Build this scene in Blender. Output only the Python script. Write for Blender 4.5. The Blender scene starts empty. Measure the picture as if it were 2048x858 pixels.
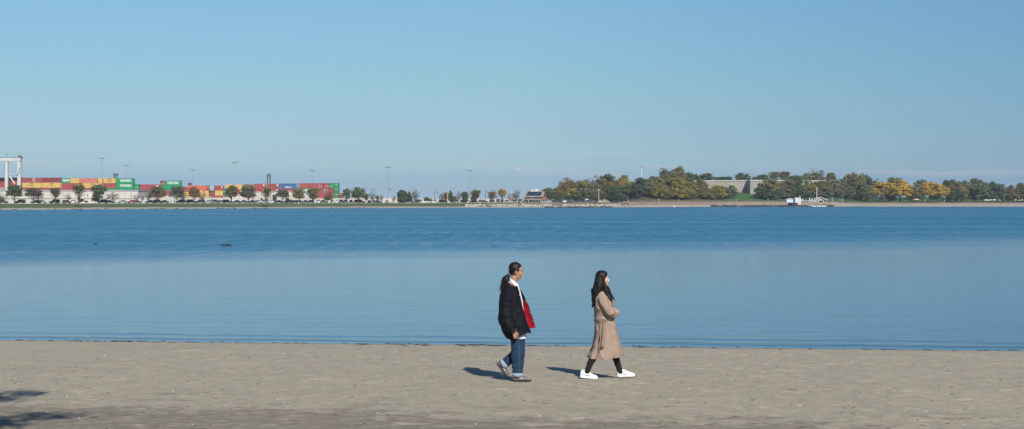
import bpy, bmesh, math, random
import numpy as np
from mathutils import Vector, Matrix, noise

# ---------------------------------------------------------------- basics
scene = bpy.context.scene
COL = scene.collection
F = 2844.0            # focal length in photo pixels (50 mm on 36 mm, 2048 px wide)
HC = 3.1              # eye height above the water
HOR = 402.0           # horizon row in the photo
R = random.Random(7)

def at(px, py, D):
    return Vector(((px - 1024.0) / F * D, D, HC - (py - HOR) / F * D))
def xat(px, D): return (px - 1024.0) / F * D
def zat(py, D): return HC - (py - HOR) / F * D
def pxof(x, D): return 1024.0 + x / D * F
def s2l(c):
    c = c / 255.0
    return c / 12.92 if c <= 0.04045 else ((c + 0.055) / 1.055) ** 2.4
def rgb(r, g, b, k=1.0): return (s2l(r) * k, s2l(g) * k, s2l(b) * k, 1.0)

def tag(o, label=None, cat=None, group=None, kind=None):
    if label: o['label'] = label
    if cat: o['category'] = cat
    if group: o['group'] = group
    if kind: o['kind'] = kind
    return o

NAMED = []            # (object, description, category, group, sort key) -> unique labels at the end
ORD = ['first', 'second', 'third', 'fourth', 'fifth', 'sixth', 'seventh', 'eighth', 'ninth', 'tenth', 'eleventh',
       'twelfth', 'thirteenth', 'fourteenth', 'fifteenth', 'sixteenth', 'seventeenth', 'eighteenth', 'nineteenth', 'twentieth']
def named(o, desc, cat, group, key):
    NAMED.append((o, desc, cat, group, key)); return o
def finish_labels():
    by = {}
    for t in NAMED: by.setdefault(t[1], []).append(t)
    for desc, ts in by.items():
        ts.sort(key=lambda t: t[4])
        n = len(ts)
        for i, (o, d, cat, group, key) in enumerate(ts):
            if n == 1: lab = d
            elif n == 2: lab = d + (', left one', ', right one')[i]
            elif i < (n + 1) // 2: lab = d + (', leftmost' if i == 0 else ', %s from left' % ORD[i])
            else:
                j = n - 1 - i
                lab = d + (', rightmost' if j == 0 else ', %s from right' % ORD[j])
            tag(o, lab, cat, group)

class MB:
    """collects geometry for ONE mesh object"""
    def __init__(self): self.v = []; self.f = []; self.m = []
    def add(self, vs, fs, mi=0):
        b = len(self.v); self.v += [tuple(p) for p in vs]
        self.f += [tuple(b + i for i in f) for f in fs]; self.m += [mi] * len(fs)
    def box(self, x0, x1, y0, y1, z0, z1, mi=0, M=None):
        vs = [(x0,y0,z0),(x1,y0,z0),(x1,y1,z0),(x0,y1,z0),(x0,y0,z1),(x1,y0,z1),(x1,y1,z1),(x0,y1,z1)]
        if M is not None: vs = [M @ Vector(p) for p in vs]
        self.add(vs, [(0,3,2,1),(4,5,6,7),(0,1,5,4),(1,2,6,5),(2,3,7,6),(3,0,4,7)], mi)
    def tube(self, pts, rad, n=8, mi=0, cap=True, flat=None, up=None):
        """pts path, rad scalar/list (or (ra, rb)); closed ends"""
        pts = [Vector(p) for p in pts]; k = len(pts)
        if not isinstance(rad, (list, tuple)) or (isinstance(rad, tuple) and len(rad) == 2 and k != 2): rad = [rad] * k
        vs = []; N = None
        for i, p in enumerate(pts):
            t = (pts[min(i+1, k-1)] - pts[max(i-1, 0)])
            t = t.normalized() if t.length > 1e-9 else Vector((0,0,1))
            if N is None:
                a = Vector(up) if up is not None else (Vector((0,1,0)) if abs(t.y) < .9 else Vector((1,0,0)))
                N = (a - t * a.dot(t)).normalized()
            else:
                N = (N - t * N.dot(t)).normalized()
            B = t.cross(N)
            r = rad[i]; ra, rb = (r if isinstance(r, tuple) else (r, r))
            for j in range(n):
                an = 2 * math.pi * j / n
                vs.append(p + N * (ra * math.cos(an)) + B * (rb * math.sin(an)))
        fs = [(i*n + j, i*n + (j+1) % n, (i+1)*n + (j+1) % n, (i+1)*n + j) for i in range(k-1) for j in range(n)]
        if cap: fs += [tuple(range(n))[::-1], tuple((k-1)*n + j for j in range(n))]
        self.add(vs, fs, mi)
    def ell(self, c, r, n=12, mi=0, M=None):
        vs = []; fs = []; k = n
        rr = (r, r, r) if not isinstance(r, (tuple, list)) else r
        for i in range(1, k):
            th = math.pi * i / k
            for j in range(2*n):
                ph = math.pi * j / n
                vs.append(Vector((rr[0]*math.sin(th)*math.cos(ph), rr[1]*math.sin(th)*math.sin(ph), rr[2]*math.cos(th))))
        vs += [Vector((0,0,rr[2])), Vector((0,0,-rr[2]))]
        if M is not None: vs = [M @ p for p in vs]
        c = Vector(c); vs = [p + c for p in vs]; m = 2*n
        for i in range(k-2):
            for j in range(m): fs.append((i*m+j, (i+1)*m+j, (i+1)*m+(j+1)%m, i*m+(j+1)%m))
        T = len(vs)-2; Bm = len(vs)-1
        for j in range(m):
            fs.append((T, j, (j+1)%m)); fs.append((Bm, (k-2)*m+(j+1)%m, (k-2)*m+j))
        self.add(vs, fs, mi)
    def loft(self, rings, cap=True, mi=0, closed=True):
        n = len(rings[0]); vs = [p for r in rings for p in r]; fs = []
        for i in range(len(rings)-1):
            for j in range(n if closed else n-1):
                fs.append((i*n+j, i*n+(j+1)%n, (i+1)*n+(j+1)%n, (i+1)*n+j))
        if cap and closed: fs += [tuple(range(n))[::-1], tuple((len(rings)-1)*n+j for j in range(n))]
        self.add(vs, fs, mi)
    def mesh(self, name, smooth=False):
        me = bpy.data.meshes.new(name); me.from_pydata(self.v, [], self.f); me.update()
        if any(self.m): me.polygons.foreach_set('material_index', self.m)
        bm = bmesh.new(); bm.from_mesh(me); bmesh.ops.recalc_face_normals(bm, faces=bm.faces); bm.to_mesh(me); bm.free()
        if smooth: me.polygons.foreach_set('use_smooth', [True]*len(me.polygons))
        return me
    def build(self, name, mat, parent=None, smooth=False, loc=None):
        me = self.mesh(name, smooth)
        for m in (mat if isinstance(mat, (list, tuple)) else [mat]): me.materials.append(m)
        return link(name, me, parent, loc)

def link(name, data, parent=None, loc=None):
    o = bpy.data.objects.new(name, data); COL.objects.link(o)
    if parent is not None: o.parent = parent
    if loc is not None: o.location = loc
    return o
def empty(name, loc=(0,0,0), rz=0.0):
    o = bpy.data.objects.new(name, None); COL.objects.link(o)
    o.empty_display_size = .3; o.location = loc; o.rotation_euler = (0,0,rz); return o
def copy_tree(o, parent=None):
    c = o.copy(); COL.objects.link(c)
    if parent is not None: c.parent = parent
    for ch in list(o.children): copy_tree(ch, c)
    return c
def setmat(o, m):
    """colour of one copy: material on the object, mesh data stays shared"""
    o.material_slots[0].link = 'OBJECT'; o.material_slots[0].material = m

def remeshed(mb, name, voxel, smooth_it=3, lap=0.5, disp=None, dec=None):
    """union of overlapping closed shapes as one continuous surface"""
    me = mb.mesh(name + '_src'); o = link(name + '_src', me)
    m = o.modifiers.new('r', 'REMESH'); m.mode = 'VOXEL'; m.voxel_size = voxel; m.adaptivity = 0.0
    s = o.modifiers.new('s', 'SMOOTH'); s.factor = lap; s.iterations = smooth_it
    if dec:
        d = o.modifiers.new('d', 'DECIMATE'); d.ratio = dec
    dg = bpy.context.evaluated_depsgraph_get(); dg.update()
    out = bpy.data.meshes.new_from_object(o.evaluated_get(dg))
    out.name = name
    bpy.data.objects.remove(o); bpy.data.meshes.remove(me)
    if disp is not None:
        n = len(out.vertices); co = np.empty(n*3); nr = np.empty(n*3)
        out.vertices.foreach_get('co', co); out.vertices.foreach_get('normal', nr)
        co = co.reshape(-1,3); nr = nr.reshape(-1,3)
        d = np.array([disp(Vector(p)) for p in co]); co += nr * d[:,None]
        out.vertices.foreach_set('co', co.ravel()); out.update()
    out.polygons.foreach_set('use_smooth', [True]*len(out.polygons))
    out.materials.clear()
    return out

def fbm(p, oct=3, h=.5):
    v = 0; a = 1; s = 0
    for i in range(oct):
        v += a * noise.noise(p * (2**i)); s += a; a *= h
    return v / s

# ---------------------------------------------------------------- materials
class NT:
    def __init__(self, name):
        self.mat = bpy.data.materials.new(name); self.mat.use_nodes = True
        self.t = self.mat.node_tree; self.n = self.t.nodes; self.p = self.n['Principled BSDF']; self.out = self.n['Material Output']
    def node(self, typ, **kw):
        nd = self.n.new(typ)
        for k, v in kw.items():
            if k.startswith('i_'): nd.inputs[int(k[2:]) if k[2:].isdigit() else k[2:].replace('_', ' ')].default_value = v
            else: setattr(nd, k, v)
        return nd
    def l(self, a, b): self.t.links.new(a, b)
    def coords(self, scale=(1,1,1), rot=(0,0,0), kind='Object', src=None):
        tc = self.node('ShaderNodeTexCoord') if src is None else None
        mp = self.node('ShaderNodeMapping'); mp.inputs['Scale'].default_value = scale; mp.inputs['Rotation'].default_value = rot
        self.l(tc.outputs[kind] if src is None else src, mp.inputs['Vector']); return mp.outputs[0]
    def noise(self, vec, scale, detail=3, rough=.5):
        nd = self.node('ShaderNodeTexNoise'); nd.inputs['Scale'].default_value = scale
        nd.inputs['Detail'].default_value = detail; nd.inputs['Roughness'].default_value = rough
        self.l(vec, nd.inputs['Vector']); return nd.outputs['Fac']
    def ramp(self, fac, stops, interp='LINEAR'):
        r = self.node('ShaderNodeValToRGB'); e = r.color_ramp; e.interpolation = interp
        while len(e.elements) < len(stops): e.elements.new(.5)
        for el, (p, c) in zip(e.elements, stops):
            el.position = p; el.color = c if hasattr(c, '__len__') else (c, c, c, 1)
        self.l(fac, r.inputs[0]); return r.outputs[0]
    def mix(self, fac, a, b, typ='MIX'):
        m = self.node('ShaderNodeMix', data_type='RGBA', blend_type=typ)
        for s, v in ((m.inputs[0], fac), (m.inputs[6], a), (m.inputs[7], b)):
            if hasattr(v, 'is_linked'): self.l(v, s)
            else: s.default_value = v
        return m.outputs[2]
    def math(self, op, a, b=0.0, c=None, clamp=False):
        m = self.node('ShaderNodeMath', operation=op, use_clamp=clamp)
        for i, v in enumerate((a, b, c)):
            if v is None: continue
            if hasattr(v, 'is_linked'): self.l(v, m.inputs[i])
            else: m.inputs[i].default_value = v
        return m.outputs[0]
    def bump(self, h, strength=.3, dist=.01, normal=None):
        b = self.node('ShaderNodeBump'); b.inputs['Strength'].default_value = strength; b.inputs['Distance'].default_value = dist
        self.l(h, b.inputs['Height'])
        if normal is not None: self.l(normal, b.inputs['Normal'])
        return b.outputs[0]

def paint(name, col, rough=.6, var=.25, scale=3.0, metal=0.0, spec=.4, bump=None, dirt=None, coord='Object'):
    """one real surface colour with slight wear"""
    m = NT(name); v = m.coords(kind=coord)
    f = m.noise(v, scale, 4, .6)
    a = tuple(c * (1 - var) for c in col[:3]) + (1,); b = tuple(min(1, c * (1 + var)) for c in col[:3]) + (1,)
    c = m.ramp(f, [(.3, a), (.7, b)])
    if dirt:
        g = m.noise(m.coords((1,1,.3), kind=coord), scale * .7, 5, .7)
        c = m.mix(m.ramp(g, [(.55, 0), (.75, 1)]), c, dirt)
    m.l(c, m.p.inputs['Base Color']); m.p.inputs['Roughness'].default_value = rough
    m.p.inputs['Metallic'].default_value = metal; m.p.inputs['Specular IOR Level'].default_value = spec
    if bump:
        m.l(m.bump(m.noise(v, bump[0], 4, .6), bump[1], bump[2]), m.p.inputs['Normal'])
    return m.mat

# ---------------------------------------------------------------- camera, sun, sky
cam = bpy.data.cameras.new('camera'); cam.sensor_width = 36; cam.lens = 36 * F / 2048
cam.shift_y = -(429 - HOR) / 2048; cam.clip_start = .1; cam.clip_end = 60000
co = bpy.data.objects.new('camera', cam); COL.objects.link(co); co.location = (0, 0, HC); co.rotation_euler = (math.radians(90), 0, 0)
scene.camera = co

SUN_EL = math.radians(35.0)
sdx, sdy = -.295, .955                      # direction the shadows fall
L = math.hypot(sdx, sdy); sdx /= L; sdy /= L
sun = bpy.data.lights.new('sun', 'SUN'); sun.energy = 4.8; sun.angle = math.radians(.53); sun.color = (1, .93, .83)
so = bpy.data.objects.new('sun', sun); COL.objects.link(so)
d = Vector((sdx * math.cos(SUN_EL), sdy * math.cos(SUN_EL), -math.sin(SUN_EL)))
so.rotation_euler = d.to_track_quat('-Z', 'Y').to_euler(); so.location = (20, -30, 40)

w = bpy.data.worlds.new('World'); scene.world = w; w.use_nodes = True
nt = w.node_tree; bg = nt.nodes['Background']
sky = nt.nodes.new('ShaderNodeTexSky'); sky.sky_type = 'NISHITA'; sky.sun_disc = False
sky.sun_elevation = SUN_EL; sky.sun_rotation = math.atan2(-sdx, -sdy)
sky.altitude = 0; sky.air_density = 1.0; sky.dust_density = .55; sky.ozone_density = 2.2
tcw = nt.nodes.new('ShaderNodeTexCoord'); sep = nt.nodes.new('ShaderNodeSeparateXYZ'); nt.links.new(tcw.outputs['Generated'], sep.inputs[0])
def wmath(op, a, b=0.0, clamp=False):
    m = nt.nodes.new('ShaderNodeMath'); m.operation = op; m.use_clamp = clamp
    for i, v in enumerate((a, b)):
        if hasattr(v, 'is_linked'): nt.links.new(v, m.inputs[i])
        else: m.inputs[i].default_value = v
    return m.outputs[0]
def wramp(f, stops):
    r = nt.nodes.new('ShaderNodeValToRGB')
    while len(r.color_ramp.elements) < len(stops): r.color_ramp.elements.new(.5)
    for el, (p, c) in zip(r.color_ramp.elements, stops):
        el.position = p; el.color = c
    nt.links.new(f, r.inputs[0]); return r.outputs[0]
def wmix(f, a, b, typ='MIX'):
    m = nt.nodes.new('ShaderNodeMix'); m.data_type = 'RGBA'; m.blend_type = typ
    for s, v in ((m.inputs[0], f), (m.inputs[6], a), (m.inputs[7], b)):
        if hasattr(v, 'is_linked'): nt.links.new(v, s)
        else: s.default_value = v
    return m.outputs[2]
# the air near the horizon: grading of the Nishita sky by elevation, plus a thin bank of far cloud
el = sep.outputs['Z']
grade = wramp(wmath('MULTIPLY', el, 4.0, True), [(0.0, (.85, 1.30, 2.1, 1)), (.031, (.66, 1.0, 1.70, 1)), (.059, (.55, .84, 1.43, 1)), (.101, (.613, .859, 1.264, 1)), (.143, (.607, .83, 1.186, 1)), (.214, (.622, .817, 1.098, 1)),
    (.284, (.639, .841, 1.04, 1)), (.354, (.662, .87, 1.02, 1)), (.495, (.692, .926, 1.061, 1)), (.557, (.718, .953, 1.078, 1)), (.75, (.62, .92, 1.12, 1)), (1.0, (.52, .86, 1.14, 1))])
side = wramp(wmath('ADD', sep.outputs['X'], .5, True), [(.30, (1.01, 1.01, .985, 1)), (.5, (.99, 1.005, .97, 1)), (.84, (.74, .84, .91, 1)), (1.0, (.66, .78, .88, 1))])
c0 = wmix(1.0, wmix(1.0, sky.outputs[0], grade, 'MULTIPLY'), side, 'MULTIPLY')
# soft far cloud bank: long low streaks between 1 and 1.8 degrees
mp = nt.nodes.new('ShaderNodeMapping'); mp.inputs['Scale'].default_value = (5.5, 5.5, 75); nt.links.new(tcw.outputs['Generated'], mp.inputs[0])
nz = nt.nodes.new('ShaderNodeTexNoise'); nz.inputs['Scale'].default_value = 1.6; nz.inputs['Detail'].default_value = 4
nt.links.new(mp.outputs[0], nz.inputs['Vector'])
band = wramp(wmath('MULTIPLY', el, 20.0, True), [(.28, (0,0,0,1)), (.42, (1,1,1,1)), (.5, (.6,.6,.6,1)), (.8, (0,0,0,1))])
cm = wmath('MULTIPLY', wramp(nz.outputs[0], [(.52, (0,0,0,1)), (.72, (1,1,1,1))]), band)
c1 = wmix(wmath('MULTIPLY', cm, .55), c0, (7.2, 7.0, 7.6, 1))
nt.links.new(c1, bg.inputs['Color']); bg.inputs['Strength'].default_value = .081
vs = scene.view_settings; vs.view_transform = 'Standard'; vs.look = 'None'; vs.exposure = 0.1; vs.gamma = 1.0; vs.use_curve_mapping = False
scene.cycles.use_denoising = True
scene.cycles.max_bounces = 6
# ---------------------------------------------------------------- near beach
def d_shore(x): return 30.55 - .105 * x
def beach_z(x, y):
    s = d_shore(x) - y
    if s < 0: z = .05 * s
    elif s < 1.2: z = .045 * s
    elif s < 9: z = .054 + .042 * (s - 1.2)
    else: z = .382 + .018 * (s - 9)
    return z
PR_ = {}
_r = random.Random(21)
def _print(x, y, a, d_):
    PR_.setdefault((int(x // .5), int(y // .5)), []).append((x, y, math.cos(a), math.sin(a), d_))
for _ in range(420): _print(_r.uniform(-9, 9), _r.uniform(15.5, 28.5), _r.gauss(0, .5) + _r.choice((0, 3.14)), _r.uniform(.008, .02))
for _ in range(5):                                   # a few old trails of footprints
    x_, y_, a_ = _r.uniform(-9, 6), _r.uniform(17, 26), _r.gauss(0, .12)
    for k_ in range(14): _print(x_ + k_*.68*math.cos(a_), y_ + k_*.68*math.sin(a_) + .1*(-1)**k_, a_, .014)
def dents(x, y):
    z = 0; i, j = int(x // .5), int(y // .5)
    for di in (-1, 0, 1):
        for dj in (-1, 0, 1):
            for px_, py_, c_, s_, d_ in PR_.get((i+di, j+dj), ()):
                u = ((x-px_)*c_ + (y-py_)*s_) / .14; v_ = (-(x-px_)*s_ + (y-py_)*c_) / .065; q = u*u + v_*v_
                if q < 6: z += -d_*math.exp(-q) + d_*.55*math.exp(-(math.sqrt(q)-1.6)**2*3)
    return z
def beach_full(x, y):
    z = beach_z(x, y)
    s = d_shore(x) - y
    k = min(1, max(.25, s / 3))
    z += .011 * fbm(Vector((x * .9, y * .9, 3.1)), 3) * min(1, max(.6, s))
    z += k * (.012 * fbm(Vector((x * 3.1, y * 4.0, 0)), 3, .6))
    return z + dents(x, y)
X0, X1 = -12.5, 12.5
xs = np.arange(X0, X1 + .001, .062); ys = np.concatenate([np.arange(14, 29, .058), np.arange(29, 33.2, .07)])
V = []; 
for y in ys:
    for x in xs: V.append((x, y, beach_full(x, y)))
nx = len(xs); Fc = [(j*nx+i, j*nx+i+1, (j+1)*nx+i+1, (j+1)*nx+i) for j in range(len(ys)-1) for i in range(nx-1)]
mb = MB(); mb.v = V; mb.f = Fc; mb.m = [0]*len(Fc)
# coarse continuation round the fine patch, to behind the camera and to both sides, and down under the water
def patch(ax, ay):
    nxx = len(ax); b = len(mb.v)
    for y in ay:
        for x in ax: mb.v.append((x, y, max(-2.0, beach_z(x, y)) if y > 12 else beach_z(x, 12) + .01 * (12 - y)))
    for j in range(len(ay)-1):
        for i in range(nxx-1): mb.f.append((b+j*nxx+i, b+j*nxx+i+1, b+(j+1)*nxx+i+1, b+(j+1)*nxx+i)); mb.m.append(0)
patch(np.linspace(-80, X0, 24), np.linspace(-40, 60, 80)); patch(np.linspace(X1, 80, 24), np.linspace(-40, 60, 80))
patch(np.linspace(X0, X1, 30), np.linspace(-40, 14, 30)); patch(np.linspace(X0, X1, 30), np.linspace(33.15, 60, 20))

m = NT('beach_sand'); v = m.coords()
n1 = m.noise(v, .8, 4, .6); n2 = m.noise(m.coords((1, .45, 1)), 5, 5, .65); n3 = m.noise(m.coords((1, .55, 1)), 17, 7, .85); n4 = m.noise(v, 260, 2, .8)
base = m.ramp(n1, [(.3, (.40, .35, .255, 1)), (.7, (.47, .41, .30, 1))])
base = m.mix(m.ramp(n2, [(.36, .0), (.68, .8)]), base, (.31, .285, .215, 1))
base = m.mix(m.ramp(n3, [(.34, .75), (.46, 0)]), base, (.19, .165, .125, 1))
pk = m.noise(m.coords((.6, 1.4, 1)), 2.4, 5, .7); base = m.mix(m.ramp(pk, [(.5, 0), (.66, .35)]), base, (.40, .325, .27, 1))
base = m.mix(m.ramp(n3, [(.54, 0), (.66, .7)]), base, (.50, .45, .37, 1))
base = m.mix(m.ramp(n4, [(.30, .8), (.42, 0)]), base, (.15, .13, .11, 1))
base = m.mix(m.ramp(n4, [(.60, 0), (.72, .6)]), base, (.62, .58, .50, 1))
# debris-strewn darker sand high on the beach (its own patchy outline), pale green algae tint in spots
sp = m.node('ShaderNodeSeparateXYZ'); m.l(m.node('ShaderNodeTexCoord').outputs['Object'], sp.inputs[0])
st = m.noise(m.coords((.55, 1.0, 1)), 1.25, 7, .78)
hy = m.math('MULTIPLY', m.math('SUBTRACT', 18.9, sp.outputs['Y']), .45)
hx = m.math('MULTIPLY', m.math('SUBTRACT', -.6, sp.outputs['X']), .10)
dk = m.math('ADD', m.math('ADD', hy, hx), m.math('MULTIPLY', m.math('SUBTRACT', st, .5), 6.5))
dk2 = m.math('MULTIPLY', m.ramp(dk, [(.40, 0), (.9, 1)]), m.ramp(m.noise(m.coords((.7, 2.2, 1)), 7, 5, .75), [(.36, .25), (.58, 1)]))
base = m.mix(m.math('MULTIPLY', dk2, .85), base, (.175, .148, .118, 1))
ag = m.math('MULTIPLY', m.ramp(m.noise(m.coords((.5, 1.3, 1)), .75, 3, .6), [(.60, 0), (.72, 1)]), .28)
base = m.mix(ag, base, (.36, .33, .19, 1))
# damp sand by the water's edge
sh = m.math('ADD', sp.outputs['Y'], m.math('MULTIPLY', sp.outputs['X'], .105))
shn = m.math('ADD', sh, m.math('MULTIPLY', m.noise(m.coords((.5, 1, 1)), 1.6, 4, .6), .9))
wet = m.ramp(m.math('SUBTRACT', shn, 29.9), [(.55, 0), (.95, 1)])
base = m.mix(m.math('MULTIPLY', wet, .45), base, (.17, .145, .11, 1))
m.l(base, m.p.inputs['Base Color']); m.l(m.ramp(wet, [(0, .95), (1, .45)]), m.p.inputs['Roughness']); m.p.inputs['Specular IOR Level'].default_value = .25
hgt = m.math('ADD', m.math('MULTIPLY', n3, 1.0), m.math('MULTIPLY', n4, .25))
b1 = m.bump(m.noise(v, 9, 4, .6), .55, .03)
m.l(m.bump(hgt, .8, .014, b1), m.p.inputs['Normal'])
SAND = m.mat
o = mb.build('beach', SAND, smooth=True); tag(o, 'grey beige sandy beach in the foreground with debris streaks', 'beach', kind='structure')

# pebbles and shells: nobody could count them
def scatter(name, n, col, size, yr, seed, label, cat, flat=.45, var=.4, xr=(-9.5, 9.5), weight=None):
    rr = random.Random(seed); b = MB(); c = 0
    while c < n:
        y = rr.uniform(*yr); x = rr.uniform(*xr)
        if weight and rr.random() > weight(x, y): continue
        s = size * (.4 + rr.random() ** 3 * 1.9)
        z = beach_full(x, y); a = rr.uniform(0, 6.28)
        vs = []
        k = 6
        for lv, (rr_, zz) in enumerate(((1.0, 0), (.72, .6))):
            for j in range(k):
                t = 2*math.pi*j/k + a; q = s * rr_ * rr.uniform(.75, 1.2)
                vs.append((x + q*math.cos(t), y + q*.8*math.sin(t), z - .002 + zz*s*flat*2))
        vs.append((x, y, z + s*flat*1.5))
        b.add(vs, [(j, (j+1)%k, k+(j+1)%k, k+j) for j in range(k)] + [(k+j, k+(j+1)%k, 2*k) for j in range(k)])
        c += 1
    o = b.build(name, paint(name, col, .8, var, 2.0), smooth=True)
    tag(o, label, cat, kind='stuff'); return o
scatter('pebbles', 4200, (.20, .17, .14), .0058, (15.5, 29.5), 3, 'small dark grey pebbles strewn over the sand', 'pebbles')
scatter('shell_fragments', 230, (.62, .60, .54), .0065, (15.5, 28.5), 5, 'white shell fragments strewn over the sand', 'shells')
# drift line weed along the water's edge
b = MB(); rr = random.Random(11)
for i in range(900):
    x = rr.uniform(-12, 12)
    cl = noise.noise(Vector((x * .55, 1.7, 0))) + .6 * noise.noise(Vector((x * 2.1, 4.4, 0)))
    if rr.random() > .10 + 1.6 * max(0, cl): continue
    y = d_shore(x) - rr.gauss(.13, .12) - (.5 * rr.random() if rr.random() < .08 else 0); z = beach_full(x, y)
    a = rr.gauss(0, .5); l_ = rr.uniform(.05, .2)
    p = [Vector((x + l_*(t-.5)*math.cos(a), y + l_*(t-.5)*math.sin(a) + rr.uniform(-.01,.01), z + .004 + rr.uniform(0, .010))) for t in (0, .33, .66, 1)]
    b.tube(p, [.002, .007, .006, .002], 5)
WEED = paint('seaweed_strands', (.045, .036, .02), .8, .5, 6)
tag(b.build('washed_up_seaweed', WEED), 'thin dark line of washed up seaweed at the water edge', 'seaweed', kind='stuff')

# twigs / dry weed bits on the sand
b = MB()
for i in range(300):
    x = rr.uniform(-9, 9); y = 15.5 + 12 * rr.random() ** (1.6)
    z = beach_full(x, y); a = rr.gauss(0, .8); l_ = rr.uniform(.02, .08)
    p = [Vector((x + l_*(t-.5)*math.cos(a), y + l_*(t-.5)*math.sin(a), z + .004 + .006*math.sin(t*3))) for t in (0, .5, 1)]
    b.tube(p, [.002, .004, .002], 4)
tag(b.build('driftwood_bits', paint('driftwood', (.10, .075, .05), .85, .4, 5)), 'tiny dark twigs and dry weed bits scattered on sand', 'debris', kind='stuff')

# ---------------------------------------------------------------- water
m = NT('bay_water')
tc = m.node('ShaderNodeTexCoord'); sp = m.node('ShaderNodeSeparateXYZ'); m.l(tc.outputs['Object'], sp.inputs[0])
X, Y = sp.outputs['X'], sp.outputs['Y']
# where wind ruffles the bay: beyond an uneven diagonal line, with one calmer streak
wob = m.noise(m.coords((.02, .012, 1)), 1.0, 4, .55)
wob2 = m.noise(m.coords((.012, .10, 1)), 1.0, 5, .65)
line = m.math('ADD', m.math('MULTIPLY', X, .60), 87.0)
dd = m.math('DIVIDE', m.math('SUBTRACT', Y, line), Y)          # signed, relative to distance
dd = m.math('ADD', dd, m.math('MULTIPLY', m.math('SUBTRACT', wob, .5), .22))
dd = m.math('ADD', dd, m.math('MULTIPLY', m.math('SUBTRACT', wob2, .5), .14))
ruf = m.ramp(m.math('ADD', dd, .5), [(.38, .0), (.50, .30), (.58, .62), (.74, .88), (.95, 1)])
calm = m.math('MULTIPLY', m.ramp(m.noise(m.coords((.004, .045, 1)), 1.0, 4, .6), [(.52, 0), (.66, 1)]), .45)
ruf = m.math('SUBTRACT', ruf, m.math('MULTIPLY', ruf, calm))
gn = m.noise(m.coords((.8, .085, 1), rot=(0,0,math.radians(4))), 1.0, 7, .85)
ruf = m.math('MULTIPLY', ruf, m.ramp(gn, [(.34, .38), (.5, .82), (.62, 1)]))
# heights
c = m.coords((.42, 1.0, 1), rot=(0, 0, math.radians(7)))
big = m.noise(c, .80, 4, .55); med = m.noise(m.coords((.5, 1.15, 1), rot=(0, 0, math.radians(-9))), 3.6, 3, .5); fine = m.noise(m.coords((.7, 1, 1)), 9.0, 3, .6)
hh = m.math('ADD', m.math('MULTIPLY', big, .024), m.math('MULTIPLY', med, .0030))
rh = m.math('MULTIPLY', m.math('ADD', m.math('MULTIPLY', med, .055), m.math('MULTIPLY', fine, .022)), ruf)
hh = m.math('ADD', hh, rh)
ds = m.math('ADD', m.math('SUBTRACT', Y, 30.55), m.math('MULTIPLY', X, .105)); ds = m.math('ADD', ds, m.math('MULTIPLY', m.math('SUBTRACT', m.noise(m.coords((.25, .3, 1)), 1.0, 3, .5), .5), 1.1))
for dist, wd_, am in ((.75, .16, .016), (1.9, .28, .012)):
    g_ = m.math('DIVIDE', m.math('SUBTRACT', ds, dist), wd_); g_ = m.math('POWER', 2.718, m.math('MULTIPLY', m.math('MULTIPLY', g_, g_), -1.0)); hh = m.math('ADD', hh, m.math('MULTIPLY', g_, am))
bp = m.node('ShaderNodeBump'); bp.inputs['Strength'].default_value = 1.0; bp.inputs['Distance'].default_value = 1.0
m.l(hh, bp.inputs['Height']); m.l(bp.outputs[0], m.p.inputs['Normal'])
m.l(m.math('ADD', m.math('MULTIPLY', ruf, .26), .13), m.p.inputs['Roughness'])
m.p.inputs['IOR'].default_value = 1.333
deep = m.mix(m.ramp(m.noise(m.coords((.05, .5, 1)), 1, 4, .6), [(.4, 0), (.65, 1)]), (.006, .115, .205, 1), (.012, .15, .245, 1))
m.l(m.mix(m.ramp(ruf, [(.05, 0), (.6, 1)]), (.036, .108, .172, 1), deep), m.p.inputs['Base Color'])
WATER = m.mat
mb = MB(); mb.add([(-3000, 20, 0), (3000, 20, 0), (3000, 1500, 0), (-3000, 1500, 0)], [(0, 1, 2, 3)])
tag(mb.build('water', WATER), 'blue bay water, pale and calm near the beach and ruffled further out', 'water', kind='structure')
# ---------------------------------------------------------------- far shore terrain
SP = [-900, 0, 350, 700, 1000, 1200, 1450, 1700, 2048, 3000]
SD = [400, 492, 560, 622, 654, 680, 770, 792, 778, 770]
def shore(px): return float(np.interp(px, SP, SD)) + 2.5 * noise.noise(Vector((px * .02, 0, 0)))
PL = ([-14, 0, 12, 40, 3000], [-1.2, 0, .7, 2.05, 2.05])
PM = ([-14, 0, 9.5, 11, 12.5, 25, 40, 95, 220, 300, 3000], [-1.2, 0, .5, .6, 2.35, 2.8, 3.4, 8.2, 8.6, 3, 2.2])
PR = ([-14, 0, 26, 60, 130, 300, 3000], [-1.2, 0, 2.1, 2.5, 5.6, 5.9, 5.0])
def sst(a, b, x):
    t = min(1, max(0, (x - a) / (b - a))); return t*t*(3-2*t)
def farz(px, D):
    s = D - shore(px)
    l = float(np.interp(s, *PL)); mm = float(np.interp(s, *PM)); r = float(np.interp(s, *PR))
    a = sst(1232, 1285, px); b = sst(1625, 1720, px)
    z = (l * (1 - a) + mm * a) * (1 - b) + r * b
    return z
def strip(name, stations, mat, pxs, zoff=0.0, rough=0.0):
    mb = MB(); n = len(stations)
    for px in pxs:
        s0 = shore(px)
        for s in stations:
            D = s0 + s; x = xat(px, D)
            z = farz(px, D) + zoff + rough * noise.noise(Vector((x*.15, D*.15, 0)))
            mb.v.append((x, D, z))
    for i in range(len(pxs)-1):
        for j in range(n-1):
            mb.f.append((i*n+j, (i+1)*n+j, (i+1)*n+j+1, i*n+j+1)); mb.m.append(0)
    return mb.build(name, mat, smooth=True)
PXS = list(np.arange(-300, 2400, 9))
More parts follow.
